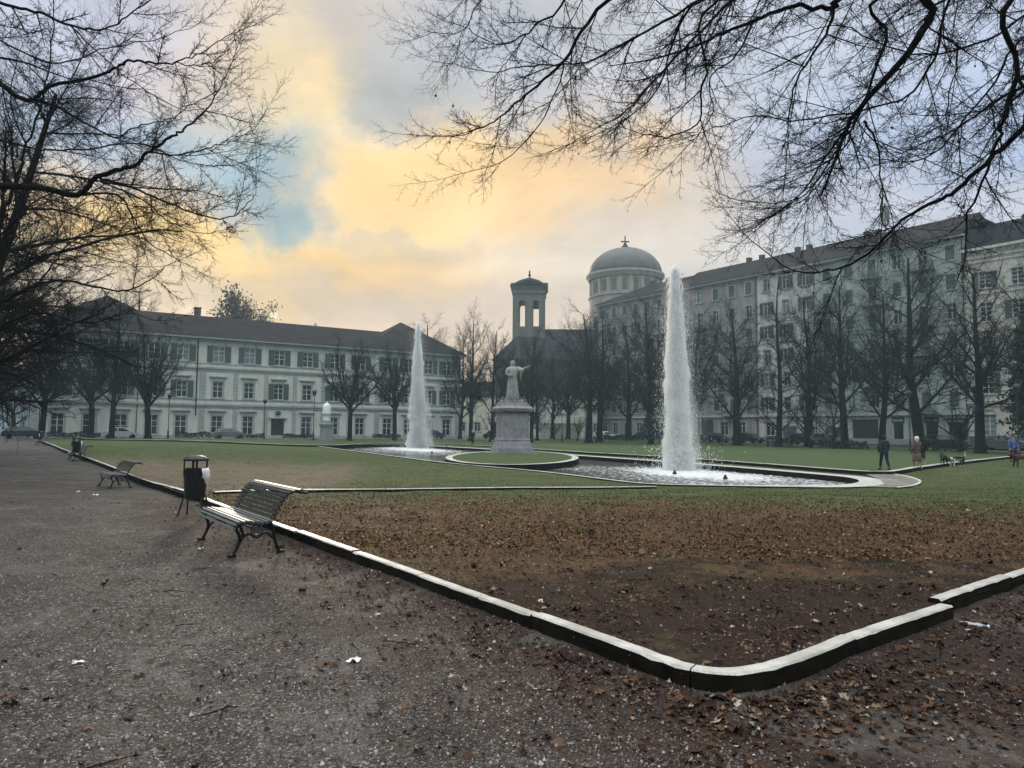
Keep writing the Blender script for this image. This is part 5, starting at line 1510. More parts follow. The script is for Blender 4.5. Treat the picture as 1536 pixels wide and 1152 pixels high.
mb.build('masonry', M['wall_cream'], gw); mb = MB(); mb.box(-.1, Lw+.1, -.1, .4, 2.602, 2.75); mb.build('coping', M['trim_left'], gw)
# ------------------------------------------------------------------ benches and bins
def slat(mb, x0, x1, y, z, w, t, ang):
    c, s = math.cos(ang), math.sin(ang)
    pts = []
    for (a, b) in ((-w/2, -t/2), (w/2, -t/2), (w/2, t/2), (-w/2, t/2)):
        pts.append((y+a*c-b*s, z+a*s+b*c))
    n = len(mb.v)
    mb.v += [(x0, p[0], p[1]) for p in pts]+[(x1, p[0], p[1]) for p in pts]
    for i in range(4): j = (i+1) % 4; mb.face(n+i, n+j, n+4+j, n+4+i)
    mb.face(n+3, n+2, n+1, n); mb.face(n+4, n+5, n+6, n+7)
M['slat'] = simple('dark_painted_slat', (.013, .018, .018), .5, var=.35, scale=14, bump=.15, bscale=60, spec=.35)
M['slat_top'] = simple('pale_slat', (.075, .09, .09), .48, var=.3, scale=9, bump=.15, bscale=60, spec=.7)  # seat and top slats, a paler tone than the backrest
L2 = .92
def make_bench(loc, rz, label):
    t = thing('park_bench', label, 'bench', loc, rz, 'slatted benches along the left kerb')
    mb = MB()
    seat = [(-.30, .345, 1.15), (-.285, .385, .75), (-.245, .412, .3), (-.19, .420, .0), (-.135, .418, -.05), (-.08, .410, -.1), (-.025, .402, -.1), (.03, .396, -.08), (.085, .396, .05), (.135, .405, .25)]
    for y, z, a in seat: slat(mb, -L2, L2, y, z+(.004 if int(y*1000)%2 else 0), .031, .028, a)
    mb.build('seat', M['slat_top'], t)
    mb = MB()
    bk = [(.175, .450, 1.2), (.198, .502, 1.2), (.222, .554, 1.17), (.25, .606, 1.1), (.28, .656, 1.05), (.315, .702, .92), (.36, .742, .65), (.412, .766, .35)]
    for y, z, a in bk: slat(mb, -L2, L2, y, z, .041, .022, a)
    mb.build('backrest', M['slat'], t)
    mb = MB()
    for y, z, a in ((.465, .776, .05), (.52, .770, -.2)): slat(mb, -L2-.03, L2+.03, y, z, .042, .024, a)
    slat(mb, -L2-.03, L2+.03, .56, .738, .035, .022, -1.0)
    mb.build('top_rail', M['slat_top'], t)
    for sx in (-1, 1):
        x = sx*(L2-.14)
        mb = MB()
        c1 = catmull([(-.275, 0.0), (-.255, .05), (-.215, .14), (-.205, .24), (-.245, .33), (-.21, .385)], 4)
        mb.tube([(x, a, b) for a, b in c1], [.022]*len(c1), 6)
        c2 = catmull([(.285, 0.0), (.27, .04), (.225, .16), (.20, .30), (.165, .38)], 4)
        mb.tube([(x, a, b) for a, b in c2], [.022]*len(c2), 6)
        c3 = [(y, z-.022) for y, z, a in seat[1:]]+[(y+.016, z-.012) for y, z, a in bk]+[(.475, .752), (.545, .73)]
        mb.tube([(x, a, b) for a, b in c3], [.018]*len(c3), 6)
        c4 = catmull([(-.215, .14), (-.11, .26), (0, .205), (.11, .26), (.225, .16)], 5)
        mb.tube([(x, a, b) for a, b in c4], [.014]*len(c4), 6)
        for y in (-.285, .295): mb.tube([(x, y-.05, .012), (x, y+.05, .012)], .022, 6)
        fr = mb.build('leg_frame', M['black_iron'], t, True)
        mb = MB()
        for r_ in (.065,):
            pts = [(x, math.cos(a)*r_-.0, .30+math.sin(a)*r_) for a in [2*math.pi*k/16 for k in range(17)]]
            mb.tube(pts, .013, 5, False)
        mb.tube([(x-.02, 0, .30), (x+.02, 0, .30)], .045, 8)
        mb.build('roundel', M['slat_top'], fr)
    mb = MB(); mb.tube([(-L2+.14, 0, .30), (L2-.14, 0, .30)], .012, 6); mb.build('stretcher', M['black_iron'], t)
    return t
def kdir(px, py):
    p = np.array(xy(onz(px, py, 0)))
    best = min(range(len(K1s)-1), key=lambda i: np.hypot(*(np.array(K1s[i])-p)))
    a = np.array(K1s[max(0, best-4)]); b_ = np.array(K1s[min(len(K1s)-1, best+4)])
    d = b_-a; return d/np.linalg.norm(d)           # towards the viewer
B0 = None
for i, (px, py, lab) in enumerate([(384, 832, 'nearest slatted park bench with curled back, beside the first litter bin'), (180, 727, 'second slatted park bench along the kerb, standing alone beyond the nearest one'), (119, 694.5, 'third slatted park bench, pale in the light, just before a litter bin with white bag'), (63, 668.5, 'farthest small slatted bench at the left end of the kerb')]):
    p = np.array(xy(onz(px, py, gz(*xy(onz(px, py, 0)))))); d = kdir(px, py)
    c = p-d*(L2-.14)
    rz = math.atan2(d[1], d[0]) if B0 is None else RZ0+R(4)
    if B0 is None: RZ0 = rz
    d = np.array([math.cos(rz), math.sin(rz)]); c = p-d*(L2-.14)
    loc = (c[0], c[1], gz(c[0], c[1])+.0)
    if B0 is None: B0 = make_bench(loc, rz, lab)
    else: dup(B0, loc, rz, lab)
M['bin_black'] = simple('black_bin_paint', (.008, .009, .010), .45, var=.3, scale=10, spec=.35)
def make_bin(loc, rz, label):
    t = thing('litter_bin', label, 'litter bin', loc, rz, 'black litter bins beside the benches')
    mb = MB(); mb.lathe([(.155, .30), (.165, .31), (.185, .60), (.19, .80), (.175, .80), (.16, .34)], 20); mb.build('body', M['bin_black'], t, False)
    mb = MB(); mb.lathe([(.0, 1.06), (.08, 1.055), (.15, 1.035), (.20, 1.0), (.215, .965), (.20, .965), (.14, .99), (0, 1.0)], 22, cap=False); mb.build('lid', M['bin_black'], t, True)
    for a in (-.9, .9, 2.4, 3.9):
        mb = MB(); mb.box(.178, .198, -.018, .018, .70, .985, Matrix.Rotation(a, 4, 'Z')); mb.build('post', M['bin_black'], t)
    for sx in (-1, 1):
        for sy in (-1, 1):
            mb = MB(); mb.tube([(sx*.165, sy*.06, .36), (sx*.23, sy*.13, 0)], .014, 6); mb.build('leg', M['bin_black'], t)
    mb = MB(); mb.lathe([(.187, .74), (.20, .82), (.197, .83), (.172, .80)], 20, cap=False); mb.build('rim', M['bin_black'], t)
    mb = MB()
    n = 22; a0, a1 = -.5, 1.2
    pr = [(.19, .835), (.208, .83), (.222, .76), (.226, .68), (.212, .60), (.195, .55)]
    V0 = len(mb.v)
    rnd = random.Random(5)
    for i in range(n+1):
        a = a0+(a1-a0)*i/n; w_ = .5+.5*math.sin(math.pi*i/n)
        for j, (r_, z) in enumerate(pr):
            rr2 = r_+.014*math.sin(a*17+j)*(j > 1); zz2 = .835-(.835-z)*w_*rnd.uniform(.85, 1.1)
            mb.v.append((rr2*math.cos(a), rr2*math.sin(a), zz2))
    for i in range(n):
        for j in range(len(pr)-1): q = V0+i*len(pr)+j; mb.face(q, q+len(pr), q+len(pr)+1, q+1)
    mb.build('bin_bag', M['white_plastic'], t, True)
    mb = MB()
    V0 = len(mb.v)
    for i in range(7):
        a = 2.6+.6*i/6
        for j, (r_, z) in enumerate(pr[:5]): mb.v.append(((r_+.01*math.sin(i*3+j))*math.cos(a), (r_)*math.sin(a), z))
    for i in range(6):
        for j in range(4): q = V0+i*5+j; mb.face(q, q+5, q+6, q+1)
    mb.build('bin_bag', M['white_plastic'], t, True)
    return t
bp = onz(291, 774, 0)
bin0 = make_bin((bp.x, bp.y, 0), R(-10), 'nearest black litter bin with domed lid and white bag, beyond the nearest bench')
p = onz(111, 688, 0); dup(bin0, (p.x+.1, p.y, 0), R(20), 'litter bin with white bag rising behind the third bench')
p = onz(62, 664, 0); dup(bin0, (p.x, p.y, 0), R(80), 'farthest litter bin behind the farthest bench')

# ------------------------------------------------------------------ fountain jets
def water_mat(name, mixf):
    m, nt, b = new_mat(name)
    b.inputs['Base Color'].default_value = (.92, .94, .95, 1); b.inputs['Roughness'].default_value = .5
    t = nt.nodes.new('ShaderNodeBsdfTranslucent'); t.inputs['Color'].default_value = (.92, .94, .95, 1)
    mx = nt.nodes.new('ShaderNodeMixShader'); mx.inputs[0].default_value = .5
    tr = nt.nodes.new('ShaderNodeBsdfTransparent'); mx2 = nt.nodes.new('ShaderNodeMixShader'); mx2.inputs[0].default_value = mixf
    nt.links.new(b.outputs[0], mx.inputs[1]); nt.links.new(t.outputs[0], mx.inputs[2])
    nt.links.new(mx.outputs[0], mx2.inputs[1]); nt.links.new(tr.outputs[0], mx2.inputs[2])
    nt.links.new(mx2.outputs[0], nt.nodes['Material Output'].inputs['Surface'])
    return m
M['spray'] = water_mat('white_spray', .15)
M['mist'] = water_mat('fine_spray', .62)
m = bpy.data.materials.new('dense_spray'); m.use_nodes = True; nt = m.node_tree; nt.nodes.remove(nt.nodes['Principled BSDF'])
pv = nt.nodes.new('ShaderNodeVolumePrincipled'); pv.inputs['Density'].default_value = 2.3; pv.inputs['Color'].default_value = (.985, .99, .99, 1); pv.inputs['Anisotropy'].default_value = .3
nt.links.new(pv.outputs[0], nt.nodes['Material Output'].inputs['Volume']); M['plume'] = m
m2_ = m.copy(); m2_.name = 'thin_spray'; [n for n in m2_.node_tree.nodes if n.type == 'PRINCIPLED_VOLUME'][0].inputs['Density'].default_value = .38; M['thin_plume'] = m2_
def jet(px, py, top, wpx, label, seed, n, driftpx, tp=.45):
    p0 = onz(px, py, WATERZ); Y = p0.y
    H = at(px, top, Y).z-WATERZ; Wm = wpx/F*Y*.5; dr = driftpx/F*Y
    t = thing('fountain_jet', label, 'fountain', p0, 0, 'fountain jets in the long pool')
    rg = np.random.default_rng(seed)
    def sliv(n, kind):
        if kind == 'sheet':
            u = rg.random(n)**.85                       # height fraction
            z = u*H
            prof = Wm*(1-u)**tp*np.minimum(1, (1-u)/.22)**.5+.01*Wm
            rad = np.where(rg.random(n) < .7, rg.random(n)**.6, np.abs(rg.normal(0, .7, n)))
            a = rg.uniform(0, 2*np.pi, n)
            x = prof*rad*np.cos(a)+dr*(u-.12)*1.0*0+dr*(1-u)*.35; y = prof*rad*np.sin(a)
            ln = rg.uniform(.04, .20, n); wd = rg.uniform(.006, .015, n)
        elif kind == 'core':
            u = rg.random(n); z = u*H
            x = rg.normal(0, .07, n)*(1+u)+dr*.0; y = rg.normal(0, .07, n)*(1+u)
            ln = rg.uniform(.2, .6, n); wd = rg.uniform(.012, .03, n)
        elif kind == 'mist':
            u = rg.random(n)**.7; z = u*H*.93
            prof = Wm*(1.25-.55*u)
            x = rg.normal(0, .6, n)*prof+dr*(1-u)*1.6; y = rg.normal(0, .6, n)*prof
            ln = rg.uniform(.02, .08, n); wd = rg.uniform(.004, .009, n)
        else:   # splash low down
            u = rg.random(n)**2; z = u*H*.12
            x = rg.normal(0, 1.0, n)*Wm*1.3+dr*.3; y = rg.normal(0, 1.0, n)*Wm*1.3
            ln = rg.uniform(.03, .12, n); wd = rg.uniform(.01, .02, n)
        th = rg.uniform(0, np.pi, n)
        tilt = rg.normal(0, .12, n)
        dx, dy = np.cos(th)*wd, np.sin(th)*wd
        c = np.stack([x, y, z], 1)
        upv = np.stack([tilt*ln, rg.normal(0, .1, n)*ln, ln], 1)
        sd_ = np.stack([dx, dy, dx*0], 1)
        V = np.stack([c-upv*.5, c+sd_, c+upv*.5, c-sd_], 1).reshape(-1, 3)
        V[:, 2] = np.maximum(V[:, 2], .01)
        return V, np.arange(4*n).reshape(-1, 4)
    V, Fc = join_np([sliv(n, 'sheet'), sliv(n//7, 'core'), sliv(n//40, 'splash')])
    link('water_column', np_mesh('water_column', V, Fc), M['spray'], t)
    V, Fc = sliv(int(n*.6), 'mist')
    link('drifting_spray', np_mesh('drifting_spray', V, Fc), M['mist'], t)
    rnd = random.Random(seed); ph = [rnd.uniform(0, 6.28) for _ in range(6)]
    pf = []
    for i in range(29):
        u = i/28; pf.append((max(.012, Wm*.98*(1-u)**tp*min(1, (1-u)/.22)**.6), max(.005, u*H)))
    mb = MB(); mb.lathe(pf, 28, fn=lambda r, z, a: r*(1+.13*math.sin(a*2+z*1.3+ph[0])+.10*math.sin(a*3-z*2.7+ph[1])+.08*math.sin(z*6+a+ph[2])))
    mb.v = [(v[0]+dr*.35*(1-v[2]/H), v[1], v[2]) for v in mb.v]
    mb.build('water_veil', M['plume'], t)
    pf = [(max(.03, Wm*.85*math.sin(math.pi*min(1, .5+.5*i/16))**.8), max(.006, i/16*.62*H)) for i in range(17)]
    mb = MB(); mb.lathe(pf, 20, fn=lambda r, z, a: r*(1+.15*math.sin(a*2+z*1.7+ph[3])+.12*math.sin(a*3-z*2.1+ph[4])))
    mb.v = [(v[0]+Wm*.85*(1-.5*v[2]/H), v[1], v[2]) for v in mb.v]
    mb.build('drifting_veil', M['thin_plume'], t)
    mb = MB(); mb.lathe([(.12, -.1), (.12, .06), (.07, .08), (.05, .22), (.03, .22)], 12); mb.build('nozzle', M['black_iron'], t)
    # foam on the water round it
    mb = MB(); 
    return t, p0, Wm
j1, pj1, W1 = jet(1014, 706, 402, 45, 'nearer tall white water jet at the right end of the pool', 3, 60000, 10, .42)
j2, pj2, W2 = jet(624, 672.5, 484, 31, 'farther white water jet at the left end of the pool', 4, 38000, 4, .58)
def foam_glint(c, rx, ry, rot, name, dz=.02, top=1.0):
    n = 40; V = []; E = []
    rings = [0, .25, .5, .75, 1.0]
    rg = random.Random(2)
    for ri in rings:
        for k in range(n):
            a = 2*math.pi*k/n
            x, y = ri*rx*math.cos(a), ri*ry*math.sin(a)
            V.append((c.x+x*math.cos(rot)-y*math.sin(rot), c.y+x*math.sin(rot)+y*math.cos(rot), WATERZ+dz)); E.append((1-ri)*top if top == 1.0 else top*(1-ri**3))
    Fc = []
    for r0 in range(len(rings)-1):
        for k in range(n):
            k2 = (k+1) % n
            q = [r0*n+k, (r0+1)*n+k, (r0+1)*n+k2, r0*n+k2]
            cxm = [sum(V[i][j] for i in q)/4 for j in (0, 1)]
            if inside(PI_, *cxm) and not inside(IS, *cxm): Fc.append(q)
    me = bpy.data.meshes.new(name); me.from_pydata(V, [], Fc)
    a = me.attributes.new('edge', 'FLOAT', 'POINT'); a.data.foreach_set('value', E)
    o = link(name, me, M['foam_glint']); struct(o, 'stuff')
foam_glint(V3((pj1.x+.3, pj1.y-3.0, 0)), 4.6, 9.5, .35, 'foam_glint')
foam_glint(V3((pj2.x+.5, pj2.y-5, 0)), 5.2, 15, .42, 'foam_glint')
foam_glint(V3((pj1.x+1.2, pj1.y-6, 0)), 7.5, 13, .4, 'foam_glint', .012, .42)  # this and the next two: white flecks painted for sky sparkle on ripples
foam_glint(V3((pj1.x-4, pj1.y+1, 0)), 4, 7, .5, 'foam_glint', .016, .36)
foam_glint(V3((pj2.x+.5, pj2.y-9, 0)), 7, 19, .42, 'foam_glint', .012, .4)
# small dark fittings standing out of the water
for px, py, lab in ((1012, 712, 'small dark nozzle in the froth under the nearer jet'), (1088, 719.5, 'small dark nozzle in the ripples right of the nearer jet'), (648, 680.5, 'small dark nozzle in the froth below the farther jet')):
    p = onz(px, py, WATERZ)
    t = thing('water_nozzle', lab, 'nozzle', p)
    mb = MB(); mb.lathe([(.10, -.2), (.10, .10), (.06, .13), (.05, .2), (.0, .22)], 10); mb.build('head', M['black_iron'], t)
p = onz(670, 677, WATERZ); p = V3((p.x, p.y, WATERZ))
t = thing('marker_post', 'thin dark post in the water at the left side of the island', 'post', p); mb = MB(); mb.tube([(0, 0, -.2), (0, 0, .45)], .035, 8); mb.lathe([(.06, .45), (.06, .5), (.0, .52)], 8); mb.build('shaft', M['black_iron'], t)

# ------------------------------------------------------------------ skinned figures
def skin_mesh(name, verts, edges, radii, sub=2, scale=1.0):
    me = bpy.data.meshes.new(name); me.from_pydata([tuple(V3(v)*scale) for v in verts], edges, [])
    o = bpy.data.objects.new('tmp', me); C.objects.link(o)
    md = o.modifiers.new('s', 'SKIN'); md.use_smooth_shade = True
    if not me.skin_vertices: pass
    sk = me.skin_vertices[0].data
    for i, r_ in enumerate(radii):
        rx, ry = (r_, r_) if not isinstance(r_, tuple) else r_
        sk[i].radius = (rx*scale, ry*scale)
    sk[0].use_root = True
    if sub: sm = o.modifiers.new('u', 'SUBSURF'); sm.levels = sub; sm.render_levels = sub
    dg = bpy.context.evaluated_depsgraph_get()
    out = bpy.data.meshes.new_from_object(o.evaluated_get(dg)); out.name = name
    bpy.data.objects.remove(o)
    return out
def cloth(name, col, rough=.85, var=.2, scale=12): return simple(name, col, rough, var=var, scale=scale, spec=.15)
M['skin'] = simple('skin', (.42, .26, .19), .55, var=.08)
def person(label, loc, rz, H, top, bottom, hair, style, pose=0, skirt=None, legs=None, hairlen=0, bag=None):
    s = H/1.75
    t = thing('person', label, 'person', loc, rz, None)
    sw = pose
    hipL, hipR = (-.10, 0, .92), (.10, 0, .92)
    kL, kR = (-.11, .14*sw, .50), (.11, -.06*sw, .49)
    aL, aR = (-.11, .20*sw, .09), (.11, -.24*sw, .10)
    tL, tR = (-.13, .20*sw+.15, .03), (.13, -.24*sw+.14, .04)
    shL, shR = (-.19, 0, 1.43), (.19, 0, 1.43)
    eL, eR = (-.27, -.08*sw-.02, 1.15), (.27, .06*sw, 1.15)
    wL, wR = (-.25, -.02*sw+.10, .90), (.25, .14*sw+.06, .90)
    hL, hR = (-.245, .13, .82), (.245, .14*sw+.10, .82)
    V = [(0, 0, .95), (0, 0, 1.15), (0, 0, 1.36), (0, .01, 1.50), (0, .02, 1.60), (0, .02, 1.71),
         hipL, kL, aL, tL, hipR, kR, aR, tR, shL, eL, wL, hL, shR, eR, wR, hR]
    E = [(0, 1), (1, 2), (2, 3), (3, 4), (4, 5), (0, 6), (6, 7), (7, 8), (8, 9), (0, 10), (10, 11), (11, 12), (12, 13), (2, 14), (14, 15), (15, 16), (16, 17), (2, 18), (18, 19), (19, 20), (20, 21)]
    Rd = [(.13, .10), (.12, .09), (.14, .10), .052, .085, .07, .08, .055, .04, .035, .08, .055, .04, .035, .055, .04, .028, .03, .055, .04, .028, .03]
    # fingers and thumbs grown from each palm
    for hand, sg in ((17, -1), (21, 1)):
        h = V3(V[hand])
        for k in range(5):
            n0 = len(V)
            if k < 4: dx = (k-1.5)*.019; V += [tuple(h+V3((.01*sg, dx, -.045))), tuple(h+V3((-.006*sg, dx, -.08+.006*abs(k-1.5))))]
            else: V += [tuple(h+V3((-.005*sg, .045, -.01))), tuple(h+V3((-.012*sg, .062, -.04)))]
            E += [(hand, n0), (n0, n0+1)]; Rd += [.009, .008]
    body = link('body', skin_mesh('body', V, E, Rd, 1, s), legs or M['skin'], t)
    if legs is not None: pass
    # face: nose, eyes and mouth belong to the head
    mb = MB()
    mb.box(-.012, .012, .095, .125, 1.60, 1.64); mb.box(-.03, .03, .10, .108, 1.565, 1.573)
    for sx in (-1, 1):
        mb.box(sx*.035-.012, sx*.035+.012, .10, .108, 1.655, 1.668); mb.box(sx*.088-.008, sx*.088+.008, .0, .03, 1.61, 1.66)
    for i in range(len(mb.v)): mb.v[i] = tuple(V3(mb.v[i])*s)
    mb.build('face', M['skin'], t)
    # upper garment
    hem = .80 if style == 'jacket' else .62
    JV = [(0, 0, .98), (0, 0, 1.16), (0, 0, 1.38), (0, .0, 1.47), shL, eL, wL, shR, eR, wR, (0, 0, hem+.04)]
    JE = [(0, 1), (1, 2), (2, 3), (2, 4), (4, 5), (5, 6), (2, 7), (7, 8), (8, 9), (0, 10)]
    JR = [(.185, .145), (.175, .135), (.20, .13), .09, .088, .068, .055, .088, .068, .055, (.20, .155)]
    link('jacket' if style == 'jacket' else 'coat', skin_mesh('upper_garment', JV, JE, JR, 2, s), top, t)
    if style == 'coat':
        mb = MB(); z0 = skirt or .42
        f = lambda r, z, a: r*(1+.05*math.sin(a*7+z*3))*(1 if True else 1)
        mb.lathe([(.20, .86), (.215, .7), (.235, .55), (.25, z0), (.235, z0), (.2, .6)], 22, fn=f)
        for i in range(len(mb.v)): v = V3(mb.v[i]); mb.v[i] = (v.x*s, v.y*.78*s, v.z*s)
        mb.build('coat_skirt', top, t, True)
    if bottom is not None:
        TV = [(0, 0, .97), hipL, kL, (aL[0], aL[1], .12), hipR, kR, (aR[0], aR[1], .13)]
        TE = [(0, 1), (1, 2), (2, 3), (0, 4), (4, 5), (5, 6)]
        link('trousers', skin_mesh('trousers', TV, TE, [(.15, .12), .105, .078, .066, .105, .078, .066], 2, s), bottom, t)
    for a_, b_ in ((aL, tL), (aR, tR)):
        mb = MB(); mb.tube([V3((a_[0], a_[1]-.06, a_[2]-.03))*s, V3((a_[0], a_[1]+.03, a_[2]-.03))*s, V3((b_[0], b_[1], b_[2]+.01))*s, V3((b_[0], b_[1]+.05, b_[2]))*s], [.045*s, .055*s, .045*s, .02*s], 8); mb.build('shoe', M['black_iron'], t, True)
    mb = MB()
    for k in range(10):
        pass
    pr = [(.001, 1.775), (.06, 1.765), (.10, 1.72), (.112, 1.66), (.104, 1.61-.0), (.085, 1.56-hairlen*.5), (.06, 1.52-hairlen)]
    mb.lathe(pr, 18, fn=lambda r, z, a: r*(1+.05*math.sin(a*9)), cap=False)
    for i in range(len(mb.v)):
        v = V3(mb.v[i]); yy = v.y-.02
        if v.z < 1.70 and yy > .03: yy = .03
        mb.v[i] = (v.x*s*.98, yy*s*1.05, v.z*s)
    mb.build('hair', hair, t, True)
    if bag:
        mb = MB(); mb.box(.24*s, .34*s, -.14*s, .14*s, .72*s, 1.0*s, taper=.01); mb.tube([V3((.29, -.1, 1.0))*s, V3((.22, 0, 1.45))*s, V3((.29, .1, 1.0))*s], .01, 5); mb.build('shoulder_bag', bag, t)
    return t
navy = cloth('navy_trousers', (.015, .018, .05)); dgreen = cloth('dark_green_jacket', (.022, .028, .026)); brownc = cloth('checked_brown_coat', (.10, .075, .07), var=.5, scale=18); black = cloth('black_coat', (.012, .012, .016))
hair_w = cloth('white_hair', (.62, .60, .56)); hair_d = cloth('dark_hair', (.02, .015, .012)); tights = cloth('beige_tights', (.36, .25, .18)); pale = cloth('pale_trousers', (.28, .27, .24))
blue = cloth('blue_white_jacket', (.10, .14, .32), var=1.0, scale=6)
def stand(px, py, fn): p = hit(px, py, fn); return p
p = stand(1327, 705, far_z); person('person in a dark green jacket and navy trousers walking away over the lawn', p, R(4), 1.60, dgreen, navy, hair_d, 'jacket', 1)
p = stand(1376, 705.5, near_lawn_z); person('white haired person in a long brown coat with beige tights, walking away', p, R(8), 1.72, brownc, None, hair_w, 'coat', .7, .48, tights, .05)
p = stand(1397, 702.5, near_lawn_z); person('person in a short black coat and bare legs beside the dark dog', p+V3((0, .9, .0)), R(-6), 1.62, black, None, hair_d, 'coat', .6, .55, tights, .1)
p = base(1519, 44, far_z); person('person in a blue and white patterned jacket at the right edge', p, R(170), 1.66, blue, black, hair_d, 'jacket', .4)
p = base(709, 84, far_z); person('small distant person in black with pale hair beyond the pool, left of the statue', p, R(160), 1.72, black, black, hair_w, 'coat', .4)
def dog(label, loc, rz, L, coat, coat2, tail_up=True, fluffy=1.0, head_down=0):
    """L = length of the trunk; faces local +x"""
    t = thing('dog', label, 'dog', loc, rz, None)
    V = [(-.30, 0, .48), (-.10, 0, .50), (.12, 0, .49), (.30, 0, .50), (.42, 0, .60-.2*head_down), (.52, 0, .68-.4*head_down), (.64, 0, .65-.44*head_down), (.70, 0, .635-.45*head_down),
         (-.34, .09, .40), (-.24, .10, .28), (-.36, .10, .16), (-.33, .10, .02), (-.34, -.09, .40), (-.20, -.10, .28), (-.30, -.10, .16), (-.26, -.10, .02),
         (.27, .08, .38), (.25, .08, .20), (.28, .08, .02), (.30, -.08, .38), (.33, -.08, .20), (.35, -.08, .02),
         (-.40, 0, .54), (-.50, 0, .66 if tail_up else .45), (-.52, 0, .80 if tail_up else .34), (-.44, 0, .86 if tail_up else .26),
         (.50, .06, .74-.4*head_down), (.50, -.06, .74-.4*head_down)]
    E = [(0, 1), (1, 2), (2, 3), (3, 4), (4, 5), (5, 6), (6, 7), (0, 8), (8, 9), (9, 10), (10, 11), (0, 12), (12, 13), (13, 14), (14, 15), (3, 16), (16, 17), (17, 18), (3, 19), (19, 20), (20, 21), (0, 22), (22, 23), (23, 24), (24, 25), (5, 26), (5, 27)]
    f = fluffy
    Rd = [.11*f, .11*f, .125*f, .13*f, .085*f, .082*f, .045, .03, .075*f, .06*f, .042, .038, .075*f, .06*f, .042, .038, .06*f, .045, .038, .06*f, .045, .038, .035, .03, .028, .018, .025, .025]
    s = L/.72
    b = link('body', skin_mesh('dog_body', V, E, Rd, 2, s), [coat, coat2], t)
    me = b.data
    if coat2:
        for pl in me.polygons:
            c = pl.center/s
            if (c.z < .46 and -.22 < c.x < .3) or c.z < .12 or (c.x < -.44 and c.z > .6) or c.x > .6 or (.32 < c.x < .44 and c.z < .6): pl.material_index = 1
    mb = MB()
    for sy in (-1, 1):
        mb.poly([V3((.47, sy*.05, .74-.4*head_down))*s, V3((.53, sy*.075, .73-.4*head_down))*s, V3((.50, sy*.12, .64-.4*head_down))*s])
    mb.lathe([(.018, 0), (.0, .015)], 6, (0, 0), z0=0) if False else None
    mb.build('ears', coat, t)
    return t
fb = cloth('black_fur', (.012, .011, .010)); fw = cloth('white_fur', (.55, .53, .48)); fbr = cloth('brown_fur', (.06, .03, .02)); fg = cloth('grey_brown_fur', (.09, .08, .07))
p = stand(1416, 696.5, far_z); dog('shaggy dark dog seen from behind, between the walkers and the spotted dog', p, R(75), .62, fb, fg, False, 1.35)
p = stand(1436, 700.5, near_lawn_z); dog('black and white dog with a curled white tail, sniffing the lawn', p+V3((0, .0, 0)), R(186), .72, fb, fw, True, 1.0, .75)
p = stand(1533, 701, near_lawn_z); dog('brown dog walking left, cut by the right edge', p, R(180), .85, fbr, None, False, 1.05, .15)

# ------------------------------------------------------------------ statues
pp = onz(768, 680, ISZ+.12); Yp = pp.y
mpp = Yp/F                                   # metres per pixel there
st = thing('stone_pedestal', 'tall grey marble pedestal with moulded base, carrying the robed statue', 'pedestal', (pp.x, Yp+1.2, ISZ+.05), R(24))
mpp = (Yp+1.2)/F
h = lambda y: (at(768, y, Yp+1.2).z-(ISZ+.05))
a0 = 26*mpp*.74
def sq(mb, w0, w1, y0, y1): mb.box(-w0, w0, -w0, w0, h(y0), h(y1), taper=w0-w1)
mb = MB(); sq(mb, a0*1.62, a0*1.62, 683, 679.5); mb.build('step', M['plinth'], st)
mb = MB(); sq(mb, a0*1.30, a0*1.28, 679.4, 672); sq(mb, a0*1.22, a0*1.18, 671.9, 669.5); sq(mb, a0*1.16, a0*1.05, 669.4, 660); sq(mb, a0*1.09, a0*1.04, 659.9, 657); mb.build('base', M['marble'], st)
mb = MB(); sq(mb, a0*.95, a0*.93, 656.9, 621)
mb.build('die', M['marble'], st)
mb = MB(); sq(mb, a0*.98, a0*1.0, 620.9, 617.5); sq(mb, a0*1.16, a0*1.26, 617.4, 613); sq(mb, a0*1.22, a0*1.10, 612.9, 609.5); sq(mb, a0*1.02, a0*.98, 609.4, 606); sq(mb, a0*.9, a0*.88, 605.9, 603); mb.build('cornice', M['marble'], st)
tm = text_mesh('ALLA CITTADINANZA', .20, .01); o = link('inscription', tm, M['roof_dark'], st, (0, -a0*.99-.03, h(620))); o.rotation_euler = (R(90), 0, 0)
sh_ = h(603)+ISZ+.05
HS = at(768, 539, Yp+1.2).z-sh_
fg_ = thing('robed_statue', 'pale stone statue of a robed figure stretching out one arm, on the tall pedestal', 'statue', (pp.x, Yp+1.2, sh_), R(8))
S = HS/2.6
mb = MB()
mb.box(-.62*S, .62*S, -.5*S, .5*S, .002, .1*S)
def folds(r, z, a):
    return r*(1+(.15*math.sin(a*9+z*1.2)+.06*math.sin(a*17-z*2))*min(1, max(0, (2.0*S-z)/(1.4*S))))
mb.lathe([(.46*S, .1*S), (.42*S, .35*S), (.37*S, .8*S), (.34*S, 1.2*S), (.30*S, 1.5*S), (.33*S, 1.8*S), (.33*S, 2.0*S), (.2*S, 2.12*S), (.09*S, 2.17*S)], 54, fn=folds)
for i in range(8, len(mb.v)): v = V3(mb.v[i]); mb.v[i] = (v.x*.84, v.y*.72, v.z)
mb.build('robe', M['bronze'], fg_, True)
V = [(0, 0, 1.98), (0, 0, 2.16), (0, .0, 2.30), (0, .0, 2.47), (.30, 0, 2.06), (.52, -.10, 1.96), (.78, -.16, 2.10), (.92, -.17, 2.16), (-.30, 0, 2.02), (-.40, -.08, 1.68), (-.18, -.26, 1.58), (-.08, -.28, 1.60)]
E = [(0, 1), (1, 2), (2, 3), (0, 4), (4, 5), (5, 6), (6, 7), (0, 8), (8, 9), (9, 10), (10, 11)]
